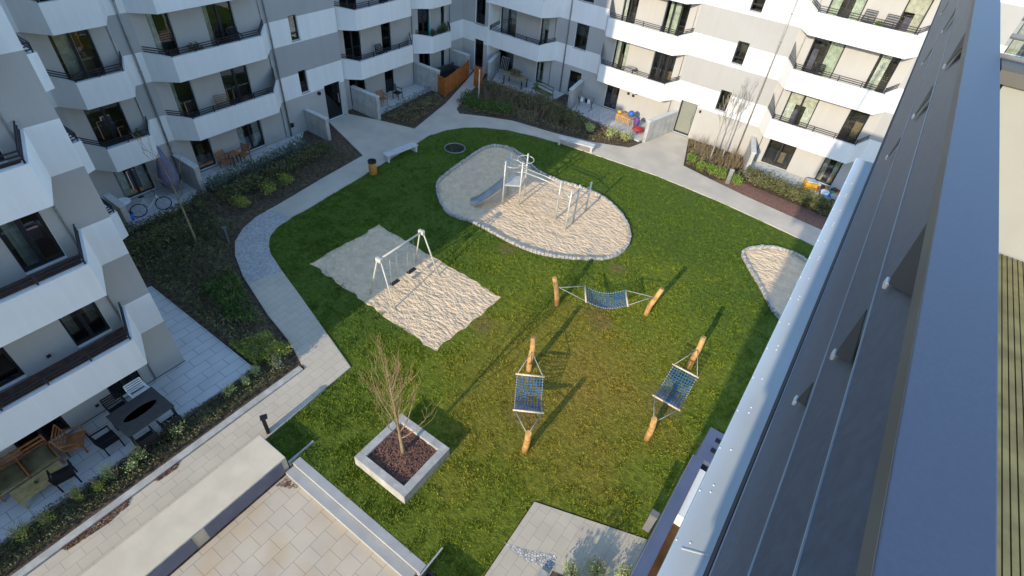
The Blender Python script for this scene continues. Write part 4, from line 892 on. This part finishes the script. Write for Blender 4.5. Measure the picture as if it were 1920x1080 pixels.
def litter(P, n, label):
    SEED[0] += 1; rnd = np.random.default_rng(SEED[0]); b = MB(); A = np.array(P); x = rnd.uniform(A[:, 0].min(), A[:, 0].max(), n * 3); y = rnd.uniform(A[:, 1].min(), A[:, 1].max(), n * 3); k = inside(P, x, y)
    for px, py in zip(x[k][:n], y[k][:n]):
        a = rnd.uniform(0, 6.28); s = rnd.uniform(.012, .03); z = (-.275 if px > -9.6 else .062) + rnd.uniform(0, .012)
        b.poly([(px - math.cos(a) * s, py - math.sin(a) * s, z), (px - math.sin(a) * s * .5, py + math.cos(a) * s * .5, z + .012), (px + math.cos(a) * s, py + math.sin(a) * s, z + .004), (px + math.sin(a) * s * .5, py - math.cos(a) * s * .5, z)])
    tag(b.build('fallen_leaves', 'leaf_dry', fix=False), label, 'leaf litter', kind='stuff')
litter([(-12.2, -1.6), (-12.05, -1.5), (-11.95, -.5), (-12.03, .1), (-12.2, .25)], 900, 'brown fallen leaves drifted against the kerb'); litter([(-12.2, .9), (-12.08, .95), (-12.05, 1.5), (-12.2, 1.7)], 260, 'second drift of brown leaves against the kerb'); litter([(-9.5, 3.0), (-9.1, 3.2), (-8.9, 3.4), (-9.5, 3.42)], 160, 'brown leaves in the corner at the foot of the steps')
# ------------------------------------------------------------------ patio furniture
def chair_parts(o, m, w_=.5, seat=.44, back=.85, arm=True, cush=None):
    MB().box((-w_ / 2, -.24, seat - .04), (w_ / 2, .24, seat)).build('seat', cush or m, o, bevel=.01)
    for x in (-w_ / 2 + .02, w_ / 2 - .02):
        for y in (-.22, .22): MB().bar((x, y, 0), (x, y, seat - .042 if y < 0 or not arm else seat - .042), .035, .035).build('leg', m, o)
    b = MB()
    b.bar((-w_ / 2, .24, seat), (-w_ / 2, .32, back), .03, .03).bar((w_ / 2, .24, seat), (w_ / 2, .32, back), .03, .03)
    for i in range(5): z = seat + .1 + (back - seat - .1) * i / 4; b.bar((-w_ / 2, .25 + .07 * i / 4, z), (w_ / 2, .25 + .07 * i / 4, z), .02, .05)
    b.build('backrest', m, o)
    if arm:
        for x in (-w_ / 2, w_ / 2): MB().bar((x, -.22, seat + .22), (x, .28, seat + .24), .04, .03).bar((x, -.2, seat), (x, -.2, seat + .21), .03, .03).build('armrest', m, o)
def chair(label, x, y, rz, m='black', group='black garden chairs on the near patio', **k):
    o = thing('garden_chair', label, 'chair', (x, y, .06), rz, group); chair_parts(o, m, **k); return o
tb = thing('dining_table', 'dark grey rectangular dining table on the near patio', 'table', (-14.15, 1.82, .06), R_(2))
MB().box((-.62, -.72, .70), (.62, .72, .74)).build('tabletop', 'table_grey', tb, bevel=.008)
MB().lathe((0, 0, .7405), [(.0001, .0015), (.22, .0015)], 24).build('table_runner', 'table_oval', tb).scale = (.75, 2.3, 1)
for x in (-.55, .55):
    for y in (-.65, .65): MB().box((x - .04, y - .04, 0), (x + .04, y + .04, .699)).build('leg', 'table_grey', tb)
base = chair('black chair on the path side of the dining table, nearer the camera', -13.30, 1.45, R_(-90)); copy_thing(base, (-13.30, 2.2, .06), R_(-90), 'black chair on the path side of the dining table, farther end')
copy_thing(base, (-14.2, .75, .06), R_(180), 'black armchair at the near end of the dining table'); copy_thing(base, (-15.0, 1.5, .06), R_(90), 'black chair on the wall side of the dining table, nearer end'); copy_thing(base, (-14.0, -.55, .06), R_(-100), 'black chair standing beside the pine coffee table')
chair('white chair on the wall side of the dining table', -15.0, 2.2, R_(90), 'white', None)
o = thing('deck_chair', 'reddish teak adirondack chair by the patio wall', 'chair', (-14.95, .15, .06), R_(150)); chair_parts(o, 'teak', .62, .36, .95)
so_ = thing('garden_sofa', 'teak corner sofa with slatted back on the near patio', 'sofa', (-15.1, -1.35, .06), 0)
MB().box((-.35, -1.3, .30), (.38, 1.0, .36)).build('seat', 'pine', so_); b = MB()
for z in (.42, .56, .72): b.box((-.40, -1.3, z), (-.36, 1.0, z + .06))
for y in (-1.3, -.55, .2, .96): b.box((-.41, y, .0), (-.355, y + .05, .80)); 
b.build('backrest', 'teak', so_); b = MB()
for y in (-1.3, -.56, .2, .96): b.box((-.35, y, .36), (.40, y + .045, .52)).box((.34, y, 0), (.385, y + .045, .36))
b.build('armrest', 'teak', so_)
for y in (-.93, -.17, .58): MB().box((-.33, y - .33, .362), (.36, y + .35, .42)).build('cushion', 'leaf_brown', so_, bevel=.02)
ct = thing('coffee_table', 'pine coffee table with a small potted plant on it', 'table', (-14.3, -1.05, .06), R_(2)); MB().box((-.28, -.62, .36), (.28, .62, .40)).build('tabletop', 'pine', ct, bevel=.008)
for x in (-.24, .2):
    for y in (-.58, .54): MB().box((x, y, 0), (x + .05, y + .05, .359)).build('leg', 'pine', ct)
shrub('tiny potted plant on the pine coffee table', (-14.3, -1.1, .46), .07, .12, 'leaf_green', 60, .03, 3, 'potted_plant', cat='plant')
ab = chair('orange wooden chair left of the small table by the shaded patio door', -26.2, 12.55, R_(100), 'teak', 'orange wooden chairs of the shaded patio'); copy_thing(ab, (-26.15, 13.55, .06), R_(20), 'orange wooden chair right of the small table by the shaded patio door')
o = thing('side_table', 'small dark table between two orange wooden chairs', 'table', (-26.15, 13.05, .06)); MB().box((-.25, -.25, .66), (.25, .25, .7)).build('tabletop', 'teak', o)
for x in (-.2, .2):
    for y in (-.2, .2): MB().box((x - .02, y - .02, 0), (x + .02, y + .02, .659)).build('leg', 'black', o)
# bicycle patio
bk = thing('bicycle', 'white and black bicycle standing on the shaded patio', 'bicycle', (-25.0, 7.95, .06), R_(78))
for x, s in ((-.53, 1), (.53, 1)):
    wh_ = MB().tube([(x + .33 * math.cos(a), 0, .34 + .33 * math.sin(a)) for a in np.linspace(0, 2 * math.pi, 25)[:-1]], .022, 6, closed=True).build('wheel', 'black', bk)
    sp = MB()
    for a in np.linspace(0, math.pi, 7)[:-1]: sp.tube([(x + .32 * math.cos(a), 0, .34 + .32 * math.sin(a)), (x - .32 * math.cos(a), 0, .34 - .32 * math.sin(a))], .003, 3)
    sp.build('spoke', 'steel', wh_)
MB().tube([(-.53, 0, .34), (-.08, 0, .32), (.36, 0, .78), (-.18, 0, .80), (-.08, 0, .32)], .018, 6).tube([(-.53, 0, .34), (-.18, 0, .8), (-.21, 0, .95)], .014, 6).tube([(.53, 0, .34), (.36, 0, .78), (.33, 0, 1.0)], .018, 6).build('frame', 'white', bk)
MB().tube([(.3, -.28, 1.02), (.36, 0, 1.02), (.3, .28, 1.02)], .014, 6).build('handlebar', 'black', bk); MB().ball((-.21, 0, .97), (.14, .08, .035)).build('saddle', 'black', bk)
um = thing('folded_parasol', 'folded grey mauve parasol leaning by the garden wall', 'parasol', (-25.9, 9.5, .06)); um.scale = (1.7, 1.7, 1.12); MB().tube([(0, 0, 0), (0, 0, 2.3)], .025, 8).build('pole', 'steel', um)
MB().lathe((0, 0, .35), [(.10, 0), (.24, .12), (.27, .5), (.16, 1.2), (.04, 1.9)], 10).build('canopy', 'mauve', um)
rt = thing('bistro_table', 'small white round table on the bicycle patio', 'table', (-25.7, 7.15, .06)); MB().lathe((0, 0, .70), [(.33, 0), (.33, .03)], 20).build('tabletop', 'white', rt); MB().tube([(0, 0, 0), (0, 0, .7)], .025, 8).lathe((0, 0, 0), [(.2, 0), (.18, .03)], 12).build('pedestal', 'white', rt)
bb = thing('bucket', 'blue bucket on the bicycle patio', 'bucket', (-25.2, 7.0, .06)); MB().lathe((0, 0, 0), [(.16, 0), (.21, .36), (.19, .36), (.14, .04)], 16).build('body', 'blue', bb); MB().tube([(.2 * math.cos(a), 0, .36 + .16 * math.sin(a)) for a in np.linspace(0, math.pi, 9)], .008, 4).build('handle', 'steel', bb)
# patio with dark lounge chairs between walls (rear left)
chair('brown folding chair on the patio between the second and third garden walls', -26.2, 23.9, R_(80), 'teak', None); chair('dark sun chair on the patio between the second and third garden walls', -26.2, 25.3, R_(100), 'black', None)
o = thing('lounge_set', 'dark wicker lounge heap behind the orange fence', 'sofa', (-26.0, 30.6, .06)); MB().box((-.5, -.9, .1), (.4, .9, .42)).build('seat', 'black', o, bevel=.05); MB().box((-.6, -.95, .1), (-.45, .95, .85)).box((-.45, .8, .1), (.4, .95, .7)).build('backrest', 'table_grey', o, bevel=.04)
# balcony plants and furniture
shrub('big green potted plant on the corner balcony', (-26.75, 30.6, 2.75), .45, 1.1, 'leaf_green', 360, .07, 5, 'potted_plant', cat='plant')
shrub('leafy green plant beside the teal parasol on the corner balcony', (-26.8, 29.6, 2.75), .32, .9, 'leaf_green', 260, .06, 5, 'potted_plant', cat='plant')
o = thing('folded_parasol', 'folded teal parasol on the corner balcony', 'parasol', (-26.75, 29.25, 2.75)); MB().tube([(0, 0, 0), (0, 0, 1.6)], .02, 6).build('pole', 'white', o); MB().lathe((0, 0, .5), [(.06, 0), (.09, .2), (.03, 1.2)], 8).build('canopy', 'teal', o)
for x, l in ((-1.75, 'left dark wicker chair on the top right balcony'), (-.75, 'right dark wicker chair on the top right balcony')):
    o = thing('wicker_chair', l, 'chair', (x, 34.1, 8.56), R_(0), 'wicker chairs on the top right balcony'); chair_parts(o, 'table_grey', .55, .44, .95)
shrub('small green plant between two wicker chairs on the top right balcony', (-1.25, 34.05, 8.56), .25, .75, 'leaf_lime', 200, .06, 4, 'potted_plant', cat='plant')
for loc, r, h, l, lf in (((-26.25, 11.9, 5.65), .2, .5, 'small plant at the left end of the upper shaded balcony', 'leaf_green'), ((-26.2, 15.3, 5.65), .22, .45, 'small plant at the right end of the upper shaded balcony', 'leaf_pale'), ((-26.15, 12.0, 2.75), .22, .5, 'small plant at the left end of the lower shaded balcony', 'leaf_green'), ((-26.15, 8.2, 5.65), .25, .5, 'small plant on the second balcony beyond the near wing', 'leaf_dark'), ((-22.9, 34.0, 2.75), .22, .55, 'plant behind the railing of the far corner balcony', 'leaf_brown'), ((-3.2, 34.05, 2.75), .2, .45, 'small plant at the left of the lower balcony by the flashing', 'leaf_green'), ((-.2, 34.05, 5.65), .2, .5, 'small plant on the middle balcony by the railing posts', 'leaf_lime')):
    shrub(l, loc, r, h, lf, 150, .05, 4, 'potted_plant', cat='plant')
for (x, y, z, rz), l in (((-26.3, 14.9, 5.65, 80), 'dark chair on the upper shaded balcony'), ((-26.55, 24.5, 2.75, 90), 'dark chair on the balcony above the second garden wall'), ((-2.9, 34.2, 5.65, 0), 'dark chair on the middle balcony at the far right')):
    o = thing('balcony_chair', l, 'chair', (x, y, z), R_(rz)); chair_parts(o, 'black', .5, .44, .88)
o = thing('balcony_table', 'small round table on the sunlit middle balcony', 'table', (-13.6, 34.15, 2.75)); MB().lathe((0, 0, .68), [(.36, 0), (.36, .04)], 20).build('tabletop', 'concrete', o); MB().tube([(0, 0, 0), (0, 0, .68)], .03, 8).build('pedestal', 'steel', o)
for loc, r, h, l, lf in (((-26.35, 12.9, 5.65), .45, .75, 'dark plant heap on the upper shaded balcony', 'leaf_dark'), ((-26.3, 14.6, 2.75), .35, .6, 'brown potted plant on the lower shaded balcony', 'leaf_brown'), ((-26.25, 15.8, 2.75), .3, .6, 'reddish potted plant at the right end of the lower shaded balcony', 'leaf_brown'), ((-26.2, 9.1, 2.75), .3, .75, 'potted plant on the leftmost lower balcony beyond the wing', 'leaf_green')):
    shrub(l, loc, r, h, lf, 220, .06, 4, 'potted_plant', cat='plant')
o = thing('wicker_chair', 'brown wicker chair on the lower shaded balcony', 'chair', (-26.3, 13.35, 2.75), R_(70)); chair_parts(o, 'bark', .55, .44, .9)
# sunlit patios
o = thing('play_table', 'orange timber play table on the sunlit patio', 'table', (-12.9, 33.6, .06), R_(-8)); MB().box((-.6, -.35, .46), (.6, .35, .52)).build('tabletop', 'timber', o, bevel=.01)
for x in (-.55, .49):
    for y in (-.3, .24): MB().box((x, y, 0), (x + .06, y + .06, .459)).build('leg', 'timber', o)
b = MB()
for i in range(9): b.box((-.58 + i * .135, -.34, .15), (-.52 + i * .135, -.31, .458))
b.build('apron', 'timber', o)
o = thing('toy_ball', 'shiny blue ball on the orange timber play table', 'ball', (-12.55, 33.6, .58)); MB().ball((0, 0, .22), .22, 0, 16).build('shell', 'blue', o)
for (x, y, z), s, m, l, n_ in (((-12.0, 33.45, .06), (.22, .2, .75), 'purple', 'dark purple bundle beside the blue ball', 'bundle'), ((-11.6, 33.0, .06), (.42, .36, .32), 'red', 'dark red flowered cushion bag on the sunlit patio', 'cushion'), ((-13.4, 33.55, .58), (.18, .14, .2), 'yellow', 'small yellow toy box on the orange play table', 'toy_box')):
    tag(MB().ball((x, y, z + s[2] * .5), (s[0], s[1], s[2] * .5), 0, 12).build(n_, m), l, n_.replace('_', ' '))
b = MB(TR)
for i in range(4):
    for j in range(3):
        if (i + j) % 2 == 0: b.obox((-13.55 + i * .19, .02, 1.55 + j * .19 + .05 * math.sin(i * 2)), (.085, 0, .02), (0, .012, 0), (-.02, 0, .085))
tag(b.build('wall_ornament', 'black'), 'black checkered ornament hanging on the sunlit patio wall', 'ornament')
o = thing('drying_rack', 'black and white drying rack left of the dark patio door', 'rack', (-16.0, 33.4, .06)); b = MB()
for i in range(6): b.bar((-.5, -.25 + i * .1, .9), (.5, -.25 + i * .1, .9), .02, .02)
b.build('rail', 'steel', o); b = MB()
for x in (-.5, .5): b.bar((x, -.25, 0), (x, .25, .9), .025, .025).bar((x, .25, 0), (x, -.25, .9), .025, .025)
b.build('leg', 'black', o)
for dx, m in ((-.25, 'white'), (.1, 'black'), (.3, 'white')): MB().box((dx - .1, -.15, .55), (dx + .1, -.13, .9)).build('cloth', m, o)
# cluttered patio far right
o = thing('toy_slide', 'yellow orange plastic play box on the far right sunlit patio', 'toy', (-.55, 33.6, .06), .4); MB().box((-.35, -.3, 0), (.35, .3, .5)).build('body', 'yellow', o, bevel=.06); MB().box((-.28, -.23, .502), (.28, .23, .56)).build('lid', 'cream_paint', o, bevel=.02)
rnd_ = random.Random(5)
clut = [('white', 'white', 'storage box'), ('red', 'red', 'plant pot'), ('teal', 'teal', 'toy basket'), ('mauve', 'mauve', 'folded cover'), ('dark grey', 'table_grey', 'crate'), ('yellow', 'yellow', 'toy box'), ('black', 'black', 'bag'), ('white', 'white', 'bucket'), ('blue', 'blue', 'ball'), ('grey', 'concrete', 'flower pot'), ('brown', 'teak', 'wooden box'), ('purple', 'purple', 'cushion'), ('orange', 'timber', 'toy crate'), ('green', 'green', 'watering can'), ('tan', 'pine', 'basket'), ('white', 'white', 'plastic stool'), ('black', 'black', 'plant tub'), ('orange', 'bin_orange', 'ball'), ('grey', 'table_grey', 'storage box'), ('red', 'red', 'toy car')]
for i, (cn, m, nm_) in enumerate(clut):
    x = -.15 + (i % 5) * .28 + rnd_.uniform(-.07, .07); y = 32.85 + (i // 5) * .46 + rnd_.uniform(-.1, .1); s = rnd_.uniform(.12, .24); a = rnd_.uniform(0, 3); nm = nm_.replace(' ', '_')
    if i % 3 == 1: b = MB().lathe((x, y, .06), [(s * .7, 0), (s, s * 1.6), (s * .85, s * 1.6), (s * .6, .05)], 12)
    elif i % 3 == 2: b = MB().ball((x, y, .06 + s * .7), (s, s * .8, s * .7), 0, 10)
    else: b = MB().obox((x, y, .06 + s * .6), (math.cos(a) * s, math.sin(a) * s, 0), (-math.sin(a) * s * .7, math.cos(a) * s * .7, 0), (0, 0, s * .6)).obox((x, y, .075 + s * 1.2), (math.cos(a) * s * 1.05, math.sin(a) * s * 1.05, 0), (-math.sin(a) * s * .75, math.cos(a) * s * .75, 0), (0, 0, .018))
    tag(b.build(nm, m), '%s %s in the clutter on the far right sunlit patio, %s row' % (cn, nm_, ('front', 'second', 'third', 'back')[i // 5]), nm_.split()[-1])
o = thing('paddling_toy', 'green round play tub at the front of the cluttered sunlit patio', 'toy', (.35, 32.25, .06)); MB().lathe((0, 0, 0), [(.34, 0), (.40, .3), (.34, .3), (.3, .06)], 18).build('tub', 'green', o); MB().tube([(.40 * math.cos(a), .40 * math.sin(a), .3) for a in np.linspace(0, 6.283, 21)[:-1]], .03, 6, closed=True).build('rim', 'yellow', o)
# far corner patio clutter
o = thing('patio_shelter', 'olive covered grill and table heap on the far corner patio', 'table', (-21.9, 33.2, .06)); MB().box((-.9, -.45, .68), (.9, .45, .74)).build('tabletop', 'bark', o); 
for x in (-.8, .8):
    for y in (-.35, .35): MB().box((x - .03, y - .03, 0), (x + .03, y + .03, .68)).build('leg', 'black', o)
shrub('olive dry plant heap on the far corner patio table', (-21.9, 33.2, .80), .6, .45, 'leaf_brown', 260, .08, 3, 'potted_plant', cat='plant')
o = thing('garden_swing_seat', 'dark green metal garden bench on the far corner patio', 'bench', (-19.3, 32.9, .06), R_(-12)); b = MB()
for z in (.45, .7, .95): b.bar((-.9, .2, z), (.9, .2, z), .04, .05)
b.build('backrest', 'leaf_dark', o); MB().box((-.9, -.25, .40), (.9, .2, .44)).build('seat', 'leaf_dark', o)
for x in (-.85, .85): MB().bar((x, -.2, 0), (x, -.2, .4), .04, .04).bar((x, .2, 0), (x, .2, 1.0), .04, .04).build('leg', 'leaf_dark', o)
shrub('light green plant on the dark green metal bench', (-19.9, 32.9, .5), .3, .5, 'leaf_lime', 160, .06, 3, 'potted_plant', cat='plant')
o = thing('drying_rack', 'folded silver drying rack leaning behind the narrow orange fence panel', 'rack', (-23.2, 33.4, .06)); b = MB()
for i in range(5): b.bar((-.3 + i * .15, -.1, 0), (-.3 + i * .15, .25, 1.6), .03, .03)
b.bar((-.3, -.1, .1), (.3, -.1, .1), .03, .03).bar((-.3, .25, 1.6), (.3, .25, 1.6), .03, .03); b.build('rail', 'steel', o)
